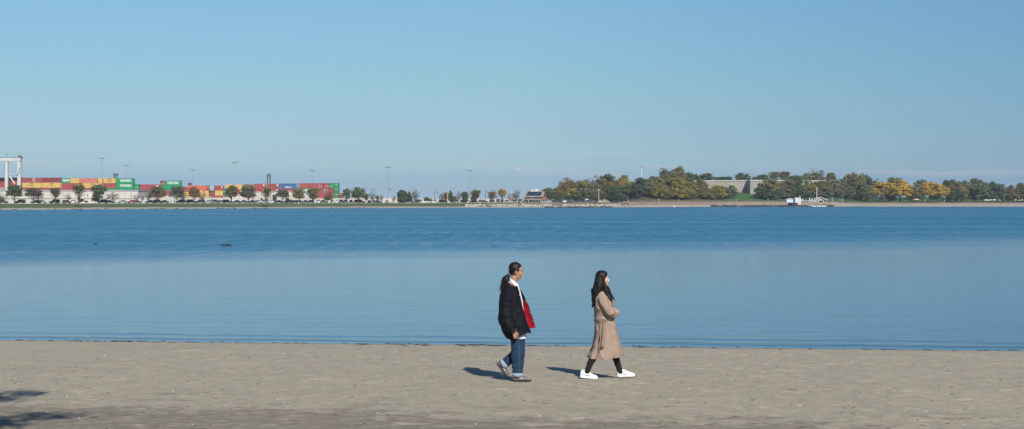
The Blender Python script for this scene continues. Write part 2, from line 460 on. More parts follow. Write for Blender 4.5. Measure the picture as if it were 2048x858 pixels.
# sand
m = NT('far_sand'); n1 = m.noise(m.coords((.06, .25, 1)), 1, 5, .7)
c = m.ramp(n1, [(.3, (.26, .215, .165, 1)), (.5, (.36, .31, .24, 1)), (.72, (.46, .41, .33, 1))])
m.l(c, m.p.inputs['Base Color']); m.p.inputs['Roughness'].default_value = .95
FARSAND = m.mat
tag(strip('far_beach', [-14, -4, 0, 3, 6, 9, 12.0, 16, 22, 28], FARSAND, PXS, rough=.15), 'narrow sandy beach along the far shore', 'beach', kind='structure')
def grassmat(name, a, b, c, sc):
    m = NT(name); f = m.noise(m.coords((1, 1.6, 1)), sc, 6, .7); g = m.noise(m.coords(), sc * 6, 4, .7)
    q = m.ramp(f, [(.3, a), (.5, b), (.72, c)]); q = m.mix(m.ramp(g, [(.35, .5), (.6, 0)]), q, a)
    m.l(q, m.p.inputs['Base Color']); m.p.inputs['Roughness'].default_value = .95; m.p.inputs['Specular IOR Level'].default_value = .15
    return m.mat
G1 = grassmat('bank_grass', (.065, .095, .035, 1), (.10, .14, .05, 1), (.17, .165, .08, 1), .05)
G2 = grassmat('lawn_grass', (.035, .10, .03, 1), (.055, .15, .04, 1), (.09, .16, .06, 1), .05)
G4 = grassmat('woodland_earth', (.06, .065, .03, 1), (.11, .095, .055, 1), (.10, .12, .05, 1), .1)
G3 = grassmat('earth_bank', (.15, .12, .07, 1), (.23, .185, .12, 1), (.15, .17, .07, 1), .12)
tag(strip('grass_embankment', [11.0, 14, 20, 28, 34, 41], G1, [p for p in PXS if p < 1010], .08, .1), 'mown green grass bank above the far beach', 'grass bank', kind='structure')
tag(strip('shore_bank', [16, 20, 28, 34, 41], G3, [p for p in PXS if 1000 < p < 1275], .08, .35), 'low scrubby earth bank in front of parked cars', 'bank', kind='structure')
tag(strip('earth_slope', [12.6, 18, 26, 36], G3, [p for p in PXS if 1258 < p < 1660], .10, .1), 'bare brown earth slope above the stone seawall', 'slope', kind='structure')
tag(strip('park_lawn', [34, 50, 70, 95, 130, 220, 300], G2, [p for p in PXS if p > 1430], .05, .2), 'green park lawn rising below the stone fort', 'lawn', kind='structure')
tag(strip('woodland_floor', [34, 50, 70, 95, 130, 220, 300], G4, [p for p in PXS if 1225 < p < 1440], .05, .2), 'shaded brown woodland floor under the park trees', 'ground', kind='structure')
tag(strip('dune_grass', [22, 27, 34, 42], G3, [p for p in PXS if p > 1650], .12, .5), 'dry grass strip at the back of the beach', 'dune grass', kind='structure')
# the base ground sheet: reaches beyond the horizon
mb = MB(); ST = [20, 26, 33, 40, 50, 60, 80, 95, 130, 220, 300, 400, 1500, 4500]
for px in range(-1500, 3600, 30):
    s0 = shore(px)
    for s in ST:
        D = s0 + s; mb.v.append((xat(px, D), D, farz(px, D) - .3 if s < 300 else 1.9))
n = len(ST); k = len(range(-1500, 3600, 30))
for i in range(k-1):
    for j in range(n-1): mb.f.append((i*n+j, (i+1)*n+j, (i+1)*n+j+1, i*n+j+1)); mb.m.append(0)
tag(mb.build('ground', paint('yard_ground', (.22, .21, .19, 1), .9, .2, .05)), 'flat grey ground of the far shore', 'ground', kind='structure')
ROADP = lambda px: float(np.interp(px, [0, 700, 1200], [108, 74, 62]))
def ribbon(name, off0, off1, pxs, mat, z, label, cat):
    mb = MB()
    for px in pxs:
        s0 = shore(px)
        for o_ in (off0(px), off1(px)):
            D = s0 + o_; mb.v.append((xat(px, D), D, farz(px, D) + z))
    for i in range(len(pxs)-1): mb.f.append((2*i, 2*i+2, 2*i+3, 2*i+1)); mb.m.append(0)
    tag(mb.build(name, mat), label, cat, kind='structure')
ASPH = paint('asphalt', (.055, .055, .058, 1), .9, .15, .3)
PP = [p for p in PXS if p < 1262]
ribbon('shore_road', lambda p: ROADP(p) - 8, lambda p: ROADP(p) + 34, PP, ASPH, .02, 'asphalt shore road and parking strip', 'road')
# pale promenade with a raised kerb
mb = MB()
for px in PP:
    s0 = shore(px)
    for o_, z in ((42, .0), (42, .16), (46.5, .16), (46.5, 0)):
        D = s0 + o_; mb.v.append((xat(px, D), D, farz(px, D) + z))
for i in range(len(PP)-1):
    for j in range(3): mb.f.append((4*i+j, 4*i+4+j, 4*i+5+j, 4*i+1+j)); mb.m.append(0)
tag(mb.build('promenade', paint('pale_concrete', (.52, .50, .46, 1), .85, .1, .1)), 'pale concrete promenade along the top of the grass bank', 'path', kind='structure')

# rocks and weed at the waterline
def rocks(name, pxr, n, col, size, label, offs=(-1.5, 3)):
    b = MB(); rr = random.Random(hash(name) % 1000 if False else len(name) * 7)
    for i in range(n):
        px = rr.uniform(*pxr)
        if noise.noise(Vector((px*.03, 5, 0))) < -.1 and rr.random() < .8: continue
        D = shore(px) + rr.uniform(*offs); s = size * rr.uniform(.4, 1.5)
        bb = MB(); M = Matrix.Rotation(rr.uniform(0, 6), 3, 'Z')
        bb.ell((xat(px, D), D, farz(px, D) + s*.15), (s*1.4, s, s*.55), 3, M=M)
        b.add([(p[0]+rr.uniform(-.2,.2)*s, p[1]+rr.uniform(-.2,.2)*s, p[2]+rr.uniform(-.15,.15)*s) for p in bb.v], bb.f)
    tag(b.build(name, paint(name, col, .8, .4, 1)), label, 'rocks', kind='stuff')
rocks('shoreline_rocks', (1425, 1665), 900, (.045, .042, .038, 1), .75, 'dark wet rocks along the foot of the seawall', (-1, 6))
rocks('tide_line_rocks', (-20, 760), 200, (.07, .062, .05, 1), .30, 'scattered dark tide line rocks on the far beach', (-.8, 2.2))
rocks('pale_bank_stones', (930, 1240), 500, (.42, .38, .32, 1), .5, 'pale stones on the bank in front of the cars', (10, 26))
rocks('headland_rocks', (1090, 1225), 300, (.05, .048, .04, 1), .5, 'dark rocks at the water edge below the parked cars', (-1, 3))

# stone seawall
m = NT('seawall_stone'); br = m.node('ShaderNodeTexBrick'); br.inputs['Scale'].default_value = 1.0
br.inputs['Color1'].default_value = (.19, .155, .125, 1); br.inputs['Color2'].default_value = (.24, .19, .155, 1); br.inputs['Mortar'].default_value = (.13, .11, .09, 1)
br.inputs['Brick Width'].default_value = 1.6; br.inputs['Row Height'].default_value = .5; br.inputs['Mortar Size'].default_value = .03
m.l(m.coords(rot=(math.radians(90), 0, 0)), br.inputs['Vector'])
f = m.noise(m.coords((.08, .08, .5)), 1, 5, .7)
q = m.mix(m.ramp(f, [(.4, 0), (.7, .8)]), br.outputs[0], (.26, .19, .15, 1))
m.l(q, m.p.inputs['Base Color']); m.p.inputs['Roughness'].default_value = .9
mb = MB(); pl = [p for p in PXS if 1255 <= p <= 1690]
for px in pl:
    s0 = shore(px); h = 1 - sst(1640, 1690, px) * .6
    for o_, z in ((9.6, .2), (10.4, 2.45*h), (10.4, 2.6*h), (11.6, 2.6*h), (12.5, 2.3*h)):
        D = s0 + o_; mb.v.append((xat(px, D), D, z))
for i in range(len(pl)-1):
    for j in range(4): mb.f.append((5*i+j, 5*i+5+j, 5*i+6+j, 5*i+1+j)); mb.m.append(0)
tag(mb.build('seawall', m.mat), 'long low reddish stone seawall below the earth slope', 'seawall')

# ---------------------------------------------------------------- buildings
WHITE = paint('white_render', (.52, .485, .43, 1), .8, .12, .08, dirt=(.38, .34, .29, 1))
ROOFG = paint('grey_roof_edge', (.30, .31, .32, 1), .6, .15, .2)
DARK = paint('dark_opening', (.03, .032, .035, 1), .9, .2, .3)
JM = paint('pale_joint', (.40, .375, .335, 1), .8)
def face_box(mb, px0, px1, D, dep, z0, z1): mb.box(xat(px0, D), xat(px1, D), D, D + dep, z0, z1)
r = empty('warehouse', (xat(100, 700), 700, 2.0))
o = -r.location
def child(mb, name, mat, par):
    ob = mb.build(name, mat, par); 
    ob.data.transform(Matrix.Translation(-par.location)); return ob
mb = MB(); face_box(mb, -110, 276, 700, 26, 1.9, 8.0); child(mb, 'wall', WHITE, r)
mb = MB(); face_box(mb, -110.5, 276.5, 699.7, 26.6, 8.0, 8.55); child(mb, 'roof', ROOFG, r)
for px in np.arange(-100, 275, 12.5):
    mb = MB(); face_box(mb, px, px + .9, 699.75, .24, 1.95, 7.96); child(mb, 'wall_panel_joint', JM, r)
mb = MB(); face_box(mb, -109, 275, 699.6, .38, 4.35, 4.75); child(mb, 'ledge', WHITE, r)
tag(r, 'long low white warehouse under the container stacks with grey roof edge', 'warehouse')

def low_wall(px0, px1, D, ztop, label):
    r = empty('concrete_wall', (xat((px0+px1)/2, D), D, 2.0))
    mb = MB(); face_box(mb, px0, px1, D, .5, 1.9, ztop); child(mb, 'wall_panel', WHITE, r)
    mb = MB(); face_box(mb, px0, px1, D - .1, .7, ztop, ztop + .2); child(mb, 'coping', ROOFG if ztop < 0 else WHITE, r)
    k = 0
    for px in np.arange(px0 + 2, px1 - 1, 14):
        mb = MB(); face_box(mb, px, px + 1.4, D - .22, .2, 1.92, ztop - .02); child(mb, 'pier', JM, r)
    tag(r, label, 'wall')
low_wall(277, 505, 692, 4.55, 'long white perimeter wall below the stepped container stacks')
low_wall(590, 812, 702, 4.35, 'white perimeter wall beneath the end of the red stacks')
low_wall(838, 1040, 745, 4.1, 'low white wall behind the road left of the brick building')
# white sheds with dark doors between the trees
def shed(px0, px1, D, ztop, doors, label, gable=0):
    r = empty('white_shed', (xat((px0+px1)/2, D), D, 2.0)); mb = MB()
    x0, x1 = xat(px0, D), xat(px1, D); xm = (x0+x1)/2
    prof = [(x0, 1.9), (x1, 1.9), (x1, ztop), (xm, ztop + gable), (x0, ztop)] if gable else [(x0, 1.9), (x1, 1.9), (x1, ztop), (x0, ztop)]
    mb.loft([[(x, D, z) for x, z in prof], [(x, D + 14, z) for x, z in prof]]); child(mb, 'wall', WHITE, r)
    mb = MB()
    if gable:
        for a, b_ in (((x0-.4, ztop-.05), (xm, ztop+gable)), ((xm, ztop+gable), (x1+.4, ztop-.05))):
            mb.loft([[(a[0], y, a[1]+.06), (b_[0], y, b_[1]+.06), (b_[0], y, b_[1]+.26), (a[0], y, a[1]+.26)] for y in (D-.4, D+14.4)])
    else: mb.box(x0-.3, x1+.3, D-.3, D+14.3, ztop, ztop+.25)
    child(mb, 'roof', JM, r)
    for a, b_, zt in doors:
        mb = MB(); face_box(mb, a, b_, D - .12, .1, 2.05, zt)
        dd = child(mb, 'door', DARK, r)
    tag(r, label, 'shed')
shed(509, 541, 705, 7.6, [(521, 525, 4.6)], 'white flat roofed shed below the red container row')
shed(541.5, 590, 707, 7.9, [(545, 553, 6.2), (571, 578, 4.6)], 'wide white shed with a large dark opening between trees')
shed(600, 618, 712, 5.6, [(606, 610, 4.5)], 'small white gabled shed below the blue container', 2.2)
shed(327, 347, 712, 5.0, [], 'small white gabled shed beside the green container stack', 1.2)

# brick bathhouse with solar roof
BRICK = NT('red_brick'); br = BRICK.node('ShaderNodeTexBrick'); br.inputs['Scale'].default_value = 1
br.inputs['Color1'].default_value = (.27, .10, .06, 1); br.inputs['Color2'].default_value = (.33, .135, .085, 1); br.inputs['Mortar'].default_value = (.32, .26, .22, 1)
br.inputs['Brick Width'].default_value = .5; br.inputs['Row Height'].default_value = .18; br.inputs['Mortar Size'].default_value = .012
BRICK.l(BRICK.coords(rot=(math.radians(90), 0, 0)), br.inputs['Vector']); BRICK.l(br.outputs[0], BRICK.p.inputs['Base Color'])
SH = paint('tan_shingle', (.27, .25, .21, 1), .85, .15, .8)
TRIM = paint('cream_trim', (.55, .50, .40, 1), .7, .08, .5)
D = 738; r = empty('brick_building', (xat(1070, D), D, 2.05)); X_ = lambda p: xat(p, D)
zg = 2.05; ze = zat(392.2, D); zr = zat(382.7, D)
mb = MB(); mb.box(X_(1049), X_(1085), D, D+11, zg-.1, ze); child(mb, 'wall', BRICK.mat, r)
# gable end: brick pentagon returning on the right
mb = MB(); y0, y1 = D, D + 11; xe = X_(1085)+.003
gx = [(y0, zg-.1), (y1, zg-.1), (y1, ze+.0), ((y0+y1)/2, zr-.2), (y0, ze)]
mb.loft([[(xe, y, z) for y, z in gx], [(xe+.5, y, z) for y, z in gx]]); child(mb, 'gable', BRICK.mat, r)
mb = MB(); mb.box(X_(1085.2)+.51, X_(1092), D+1.5, D+9, zg-.1, zat(394.5, D)); child(mb, 'side_wing', BRICK.mat, r)
mb = MB(); ym = (y0+y1)/2
mb.loft([[(x, y0-.8, ze-.25), (x, ym, zr), (x, y1+.8, ze-.25), (x, y1+.8, ze-.5), (x, ym, zr-.3), (x, y0-.8, ze-.5)] for x in (X_(1048), X_(1086.6))]); rf = child(mb, 'roof', SH, r)
# solar array: grid of panels lying on the front slope
SOL = paint('solar_glass', (.010, .025, .055, 1), .25, .15, 3, spec=.6)
import itertools
sl = math.atan2(zr - ze + .25, ym - y0 + .8); nrm = Vector((0, -math.sin(sl), math.cos(sl)))
for i in range(8):
    for j in range(2):
        a0 = .14 + j * .39; a1 = a0 + .365
        px0 = 1052.8 + i * 3.62; px1 = px0 + 3.3; mb = MB()
        P = lambda px, a, h: Vector((X_(px), y0 - .8 + (ym - y0 + .8) * a, ze - .25 + (zr - ze + .25) * a)) + nrm * h
        q = [P(px0, a0, .1), P(px1, a0, .1), P(px1, a1, .1), P(px0, a1, .1)]; t = [p + nrm * .08 for p in q]
        mb.loft([q, t]); sp_ = child(mb, 'solar_panel', SOL, r)
# porch: eave, posts, dark recess with windows
mb = MB(); mb.loft([[(x, D-.9, zat(397.4, D)), (x, D-3.4, zat(397.6, D)-.3), (x, D-3.4, zat(397.6, D)-.6), (x, D-.9, zat(397.4, D)-.4)] for x in (X_(1048), X_(1084))]); child(mb, 'porch_roof', SH, r)
for px in np.arange(1049, 1085, 4.9):
    mb = MB(); mb.box(X_(px)-.16, X_(px)+.16, D-3.2, D-2.9, zg-.1, zat(398.4, D)); child(mb, 'porch_post', TRIM, r)
for px in np.arange(1050.5, 1083, 4.9):
    mb = MB(); mb.box(X_(px), X_(px+3.4), D-.06, D-.002, zg+.4, zg+2.6); wv = child(mb, 'window', DARK, r)
mb = MB(); mb.box(X_(1059), X_(1068), D-.10, D-.003, zat(396.4, D), zat(394.6, D)); child(mb, 'name_board', TRIM, r)
r.rotation_euler = (0, 0, math.radians(-10))
tag(r, 'brick park building with dark solar panels on its pitched roof', 'building')
# white rooftop building seen just above the ridge
r = empty('white_block', (xat(1070, 900), 900, 2)); 
mb = MB(); face_box(mb, 1062, 1068, 900, 8, 1.9, zat(379, 900)); face_box(mb, 1069.5, 1077, 900, 8, 1.9, zat(377.8, 900)); 
mb = MB(); face_box(mb, 1061, 1078, 900, 8, 1.9, zat(380.6, 900)); child(mb, 'wall', WHITE, r)
mb = MB(); face_box(mb, 1062, 1066.5, 901, 4, zat(380.6, 900)+.002, zat(378.6, 900)); child(mb, 'roof_unit', WHITE, r)
mb = MB(); face_box(mb, 1070, 1076.5, 901, 4, zat(380.6, 900)+.002, zat(377.8, 900)); child(mb, 'roof_unit', WHITE, r)
tag(r, 'distant white block showing just above the solar panelled roof', 'building')

# ---------------------------------------------------------------- stone fort
m = NT('fort_granite'); br = m.node('ShaderNodeTexBrick'); br.inputs['Scale'].default_value = 1
br.inputs['Color1'].default_value = (.36, .33, .28, 1); br.inputs['Color2'].default_value = (.28, .26, .225, 1); br.inputs['Mortar'].default_value = (.20, .185, .16, 1)
br.inputs['Brick Width'].default_value = 1.5; br.inputs['Row Height'].default_value = .62; br.inputs['Mortar Size'].default_value = .02
m.l(m.coords(rot=(math.radians(90), 0, 0)), br.inputs['Vector'])
f = m.noise(m.coords((.25, .25, .10)), 1, 6, .75)
q = m.mix(m.ramp(f, [(.45, 0), (.75, .75)]), br.outputs[0], (.22, .205, .18, 1))
f2 = m.noise(m.coords((.12, .12, .4)), 1, 4, .7)
q = m.mix(m.ramp(f2, [(.5, 0), (.7, .5)]), q, (.44, .40, .34, 1))
m.l(q, m.p.inputs['Base Color']); m.p.inputs['Roughness'].default_value = .9
GRAN = m.mat; COPE = paint('granite_coping', (.42, .40, .36, 1), .85, .1, .5)
def zt(px, D, y): return zat(y, D)
# front corners in plan: back curtain wall, flank coming forward, bastion face running right and back
plan = [(1262, 884, 361.0), (1378, 876, 360.6), (1501, 870, 359.2), (1501, 857.5, 359.4), (1573, 868, 357.0), (1700, 886, 356.6), (1705, 960, 356.6), (1262, 960, 361.5)]
pts = [(xat(px, D), D, zat(y, D)) for px, D, y in plan]
ZTOP = 16.0
pts = [(x, y, ZTOP - (.15 if x < 130 else 0)) for x, y, z in pts]
pts[2] = (xat(1501, 857.5), 870, pts[2][2])
r = empty('stone_fort', (150, 880, 7.5))
n = len(pts); mb = MB()
bat = .35
def off(i, d):     # outward offset in plan
    a = Vector(pts[i-1][:2]); b_ = Vector(pts[i][:2]); c_ = Vector(pts[(i+1) % n][:2])
    e1 = (b_-a).normalized(); e2 = (c_-b_).normalized(); nn = Vector((e1.y, -e1.x)) + Vector((e2.y, -e2.x))
    nn = nn / max(.3, (nn.length**2)/2); return b_ + nn * d
mb.loft([[(*off(i, bat), 5.0) for i in range(n)], [(*off(i, 0), pts[i][2]-.9) for i in range(n)]], cap=False); child(mb, 'wall', GRAN, r)
mb = MB(); mb.loft([[(*off(i, 0), pts[i][2]-.9) for i in range(n)], [(*off(i, .35), pts[i][2]-.85) for i in range(n)], [(*off(i, .35), pts[i][2]-.3) for i in range(n)], [(*off(i, 0), pts[i][2]-.1) for i in range(n)], [(*off(i, -1.2), pts[i][2]-.1) for i in range(n)]], cap=False); child(mb, 'coping', COPE, r)
mb = MB(); mb.add([(*off(i, -1.0), pts[i][2]-.35) for i in range(n)], [tuple(range(n))]); child(mb, 'parapet_grass', G2, r)
mb = MB(); xx = xat(1493, 870); mb.box(xx-.5, xx+.5, 869.5, 869.9, 8.6, 11.0); 
child(mb, 'sally_port', DARK, r)
mb = MB()
for i in range(12):
    t = math.pi * i / 11
mb.ell((xat(1443, 925), 925, 15.4), (9, 9, 1.7), 8); child(mb, 'earth_mound', G2, r)
tag(r, 'pale granite fort with a shadowed corner rising above the trees', 'fort')

# ---------------------------------------------------------------- crane
CW = paint('crane_white', (.50, .51, .50, 1), .45, .08, .3); CG = paint('crane_dark_steel', (.10, .11, .12, 1), .6, .2, .5)
D = 815; r = empty('gantry_crane', (xat(25, D), D, 2.0)); X_ = lambda p: xat(p, D); Z_ = lambda y: zat(y, D)
for px0, px1, dy in ((9.7, 15.4, 0), (33.5, 41, 0)):
    for dpt in (0, 12):
        mb = MB(); mb.loft([[(X_(px0+(1.0 if px0 > 20 else 0)), D+dpt+a, z), (X_(px1), D+dpt+a, z), (X_(px1), D+dpt+b_, z), (X_(px0+(1.0 if px0>20 else 0)), D+dpt+b_, z)] for z, a, b_ in ((1.9, 0, 1.6), (Z_(322), 0, 1.6))] +
             [[(X_(px0), D+dpt, Z_(316)), (X_(px1), D+dpt, Z_(316)), (X_(px1), D+dpt+1.6, Z_(316)), (X_(px0), D+dpt+1.6, Z_(316))]])
        if dpt: mb.v = [(x_ * (D+12)/D, y_, z_) for x_, y_, z_ in mb.v]
        child(mb, 'leg', CW, r)
for dpt in (-.4, 11.6):
    mb = MB(); mb.box(X_(-60), X_(41.5), D+dpt-.003, D+dpt+2.2, Z_(321.8), Z_(316.0)+.02)
    if dpt > 0: mb.v = [(x_ * (D+12)/D, y_, z_) for x_, y_, z_ in mb.v]
    child(mb, 'beam', CW, r)
mb = MB()
for px in np.arange(-58, 41, 3.2): mb.box(X_(px)-.1, X_(px)+.1, D-.3, D-.1, Z_(316)+.02, Z_(314.2))
mb.box(X_(-60), X_(6.5), D-.4, D+2, Z_(316)+.03, Z_(315.5)+.1); mb.box(X_(15), X_(35), D-.3, D-.05, Z_(315.0), Z_(314.4)); mb.box(X_(-60), X_(6.5), D-.3, D-.05, Z_(315.6), Z_(315)); child(mb, 'handrail', CG, r)
mb = MB(); mb.box(X_(36.5), X_(40), D-.2, D+2.5, Z_(314.4), Z_(311.2)); mb.tube([(X_(38), D, Z_(311.2)), (X_(38.6), D, Z_(309.5))], .25); mb.box(X_(40), X_(43), D, D+2, Z_(317), Z_(313.3)); child(mb, 'trolley', CG, r)
mb = MB(); mb.tube([(X_(13), D+.2, Z_(314)), (X_(13.1), D+.2, Z_(305))], .12, 5); child(mb, 'mast', CG, r)
mb = MB(); mb.tube([(X_(18.6), D+.8, Z_(353)), (X_(28.8), D+.8, Z_(367.5))], .42, 6); child(mb, 'brace', CW, r)
mb = MB(); mb.tube([(X_(15.4), D+.8, Z_(348)), (X_(34.5), D+.8, Z_(348))], .2, 6); child(mb, 'brace', CW, r)
mb = MB(); mb.tube([(X_(33.5), D-.2, Z_(352)), (X_(38), D-.2, Z_(346)), (X_(39.3), D-.2, Z_(336))], .22, 5); child(mb, 'ladder', CG, r)
mb = MB(); mb.tube([(X_(9.0), D-.3, 2), (X_(9.0), D-.3, Z_(318))], .12, 5); child(mb, 'cable', CG, r)
tag(r, 'tall white steel gantry crane at the edge of the container yard', 'crane')

# ---------------------------------------------------------------- light masts and poles
POLE = paint('galvanised_steel', (.32, .34, .36, 1), .5, .1, .5, metal=.3); LAMPD = paint('lamp_housing', (.12, .13, .15, 1), .5)
POLEW = paint('white_pole', (.58, .58, .57, 1), .4); POLEB = paint('black_pole', (.045, .05, .055, 1), .5); WOODP = paint('tan_wood_pole', (.45, .36, .26, 1), .8)
def high_mast(px, ytop, D, kind):
    z = zat(ytop, D); r = empty('floodlight_mast', (xat(px, D), D, 2.0)); x = r.location.x
    mb = MB(); mb.tube([(x, D, 1.9), (x, D, z - .6)], [.20, .11], 8); child(mb, 'pole', POLE, r)
    mb = MB(); mb.tube([(x + 1.5*math.cos(t), D + 1.5*math.sin(t), z - .5) for t in np.linspace(0, 6.283, 13)], .12, 5, cap=False); child(mb, 'ring', LAMPD, r)
    for i in range(6):
        t = i * math.pi / 3 + .3; mb = MB(); mb.tube([(x, D, z-.45), (x + 1.5*math.cos(t), D + 1.5*math.sin(t), z-.5)], .06, 4)
        M = Matrix.Rotation(t, 4, 'Z'); 
        mb.loft([[Vector((x, D, 0)) + (M @ Vector(p)) for p in ((1.35, -.35, z-.2+k), (1.85, -.3, z-.35+k), (1.85, .3, z-.35+k), (1.35, .35, z-.2+k))] for k in (-.32, -.15)])
        child(mb, 'floodlight', LAMPD, r)
    if kind: 
        mb = MB(); mb.tube([(x, D, z-.4), (x, D, z+.7)], .1, 5); child(mb, 'finial', POLE, r)
    named(r, 'tall thin floodlight mast rising %s' % ZONE_M(px), 'light mast', 'floodlight masts in the container yard', px)
def ZONE_M(px):
    if px < 280: return 'behind the green container stack'
    if px < 440: return 'behind the coral and yellow container stacks'
    if px < 500: return 'beside the short yellow container row'
    if px < 700: return 'behind the long red container row'
    if px < 850: return 'alone against the sky past the last container stack'
    return 'above the small round evergreen left of the brick building'
for px, y, k in ((203.5, 315, 1), (252.7, 329, 0), (385.8, 338, 0), (469.6, 323.5, 0), (624.8, 338.8, 0), (776.8, 332.5, 0), (940, 339.6, 0)): high_mast(px, y, 860 if px < 700 else 800, k)
# lattice lifting gear sticking up behind the stacks
def lattice(px0, px1, y0, y1, D, label):
    r = empty('lattice_tower', (xat((px0+px1)/2, D), D, 2)); a, b_ = xat(px0, D), xat(px1, D); zt_, zb = zat(y0, D), 2.0; mid = zat(y1, D)
    mb = MB()
    for x in (a, b_):
        for y in (D, D+2.2): mb.tube([(x, y, zb), (x, y, zt_)], .2, 5)
    child(mb, 'upright', CG, r)
    mb = MB(); z = zt_ - .3
    while z > mid - 6:
        mb.tube([(a, D, z), (b_, D, z)], .13, 4); mb.tube([(a, D, z), (b_, D, z-2.2)], .09, 4); z -= 2.2
    child(mb, 'bracing', CG, r)
    mb = MB(); mb.box(a-.3, b_+.3, D-.2, D+2.4, zt_-1.5, zt_-.2); child(mb, 'hoist_head', CG, r)
    tag(r, label, 'tower')
lattice(534, 539.6, 347.5, 366, 870, 'dark steel lattice tower behind the long red container row')
lattice(227.5, 233, 346.5, 356, 870, 'small dark lattice frame behind the yellow container above the warehouse')
lattice(377, 380.5, 365.5, 372, 870, 'tiny dark frame between the green and coral container stacks')

def street_lamp(px, y, D, style):
    z0 = farz(px, D); z = zat(y, D); x = xat(px, D); r = empty('street_lamp' if style != 'wood' else 'utility_pole', (x, D, z0))
    mb = MB(); mb.tube([(x, D, z0-.1), (x, D, z0+1), (x, D, z)], [.16, .12, .09] if style != 'wood' else [.22, .2, .17], 6)
    child(mb, 'pole', {'black': POLEB, 'steel': POLE, 'wood': WOODP}[style], r)
    if style != 'wood':
        mb = MB(); sgn = 1; mb.tube([(x, D, z-.5), (x + .7*sgn, D, z-.25), (x + 1.3*sgn, D, z-.9)], .06, 5); child(mb, 'arm', POLEB, r)
        mb = MB(); mb.ell((x + 1.3*sgn, D, z-1.2), (.3, .3, .42), 5); child(mb, 'lamp_head', LAMPD, r)
    else:
        mb = MB(); mb.box(x-.9, x+.9, D-.08, D+.08, z-.9, z-.7); child(mb, 'crossarm', WOODP, r)
    ds = {'black': 'black street lamp with a hanging lantern', 'steel': 'thin grey street lamp', 'wood': 'bare tan utility pole'}[style]
    named(r, ds + ' ' + ZONE_C(px), 'street lamp' if style != 'wood' else 'utility pole', 'lamps and poles along the shore road', px)
def ZONE_C(px):
    if px < 280: return 'in front of the long white warehouse'
    if px < 450: return 'below the stepped container stacks'
    if px < 690: return 'below the long red container row'
    if px < 840: return 'near the dark round evergreens'
    if px < 1045: return 'left of the brick building'
    if px < 1095: return 'in front of the brick building'
    if px < 1262: return 'at the edge of the autumn woods'
    return 'by the park shore'
for px, y, st in ((169.6, 387, 'steel'), (261.8, 374, 'steel'), (541, 379, 'steel'), (742.3, 376.5, 'black'), (774.6, 374.5, 'steel'), (827.4, 376.8, 'black'), (869.2, 380, 'black'), (895.5, 376.5, 'wood'),
                  (936, 381, 'steel'), (970.5, 380, 'black'), (1021.8, 381, 'wood'), (1197.5, 377, 'wood'), (996, 381, 'steel')):
    street_lamp(px, y, shore(px) + ROADP(px) - 12, st)

# tall white beacon mast in the wood, flagpole by the pavilion
D = 900; x = xat(1282.8, D); r = empty('beacon_mast', (x, D, 8)); mb = MB(); mb.tube([(x, D, 3), (x, D, zat(336, D))], [.38, .26], 8); child(mb, 'pole', POLEW, r)
mb = MB(); mb.tube([(x, D, zat(336, D)), (x, D, zat(331.5, D))], [.3, .15], 6); mb.box(x-.1, x+.9, D-.1, D+.1, zat(333.6, D), zat(332.4, D)); child(mb, 'lantern', LAMPD, r)
tag(r, 'white beacon mast standing up above the autumn woods', 'mast')
D = 806; x = xat(1633.6, D); z0 = farz(1633.6, D); r = empty('flagpole', (x, D, z0)); mb = MB(); mb.tube([(x, D, z0-.1), (x, D, zat(376, D))], [.24, .15], 8); child(mb, 'pole', POLEW, r)
mb = MB(); mb.ell((x, D, zat(375.4, D)), .3, 5); child(mb, 'finial', POLEW, r); tag(r, 'thin white flagpole beside the gabled shore pavilion', 'flagpole')
for px, y in ((1664.5, 396.5), (1685.5, 397)):
    D = 808; x = xat(px, D); z0 = farz(px, D); r = empty('bare_post', (x, D, z0)); mb = MB(); mb.tube([(x, D, z0-.1), (x, D, zat(y, D))], .22, 6); child(mb, 'pole', POLE, r)
    mb = MB(); mb.box(x-.35, x+.35, D-.1, D+.1, zat(y, D), zat(y, D)+.3); child(mb, 'cap', POLE, r)
    named(r, 'short grey post beside the flagpole lawn', 'post', 'grey posts on the shore', px)
# ---------------------------------------------------------------- shipping containers
def cpaint(name, col): return paint('container_' + name, col, .55, .12, .35, dirt=tuple(c * .72 for c in col[:3]) + (1,))
CC = {'red': cpaint('red', (.32, .050, .045, 1)), 'dark red': cpaint('dark_red', (.20, .028, .035, 1)), 'brown red': cpaint('brown_red', (.26, .055, .045, 1)),
      'yellow': cpaint('yellow', (.56, .37, .10, 1)), 'green': cpaint('green', (.008, .24, .095, 1)), 'salmon': cpaint('salmon', (.48, .155, .10, 1)),
      'coral': cpaint('coral', (.60, .11, .06, 1)), 'blue': cpaint('blue', (.030, .105, .26, 1)), 'grey blue': cpaint('grey_blue', (.13, .18, .24, 1)),
      'pale teal': cpaint('pale_teal', (.22, .42, .42, 1)), 'olive brown': cpaint('olive_brown', (.17, .12, .07, 1)), 'white': cpaint('white', (.66, .66, .64, 1))}
LETW = paint('white_lettering', (.80, .80, .78, 1), .5, .03); LETD = paint('dark_lettering', (.10, .07, .05, 1), .5, .1); STEEL = paint('corner_steel', (.14, .10, .09, 1), .6)
def text_mesh(txt, size, name):
    cu = bpy.data.curves.new(name, 'FONT'); cu.body = txt; cu.size = size; cu.extrude = .01; cu.align_x = 'CENTER'; cu.align_y = 'CENTER'; cu.offset = size * .015
    o = bpy.data.objects.new(name, cu); COL.objects.link(o); dg = bpy.context.evaluated_depsgraph_get(); dg.update()
    me = bpy.data.meshes.new_from_object(o.evaluated_get(dg)); bpy.data.objects.remove(o); me.name = name
    me.transform(Matrix.Rotation(math.radians(90), 4, 'X')); return me
T_EV = text_mesh('EVERGREEN', 2.0, 'lettering'); T_EV.materials.append(LETW); T_EV.transform(Matrix.Scale(.92, 4, (0,0,1)))
T_MSC = text_mesh('msc', 1.15, 'logo'); T_MSC.materials.append(LETD)
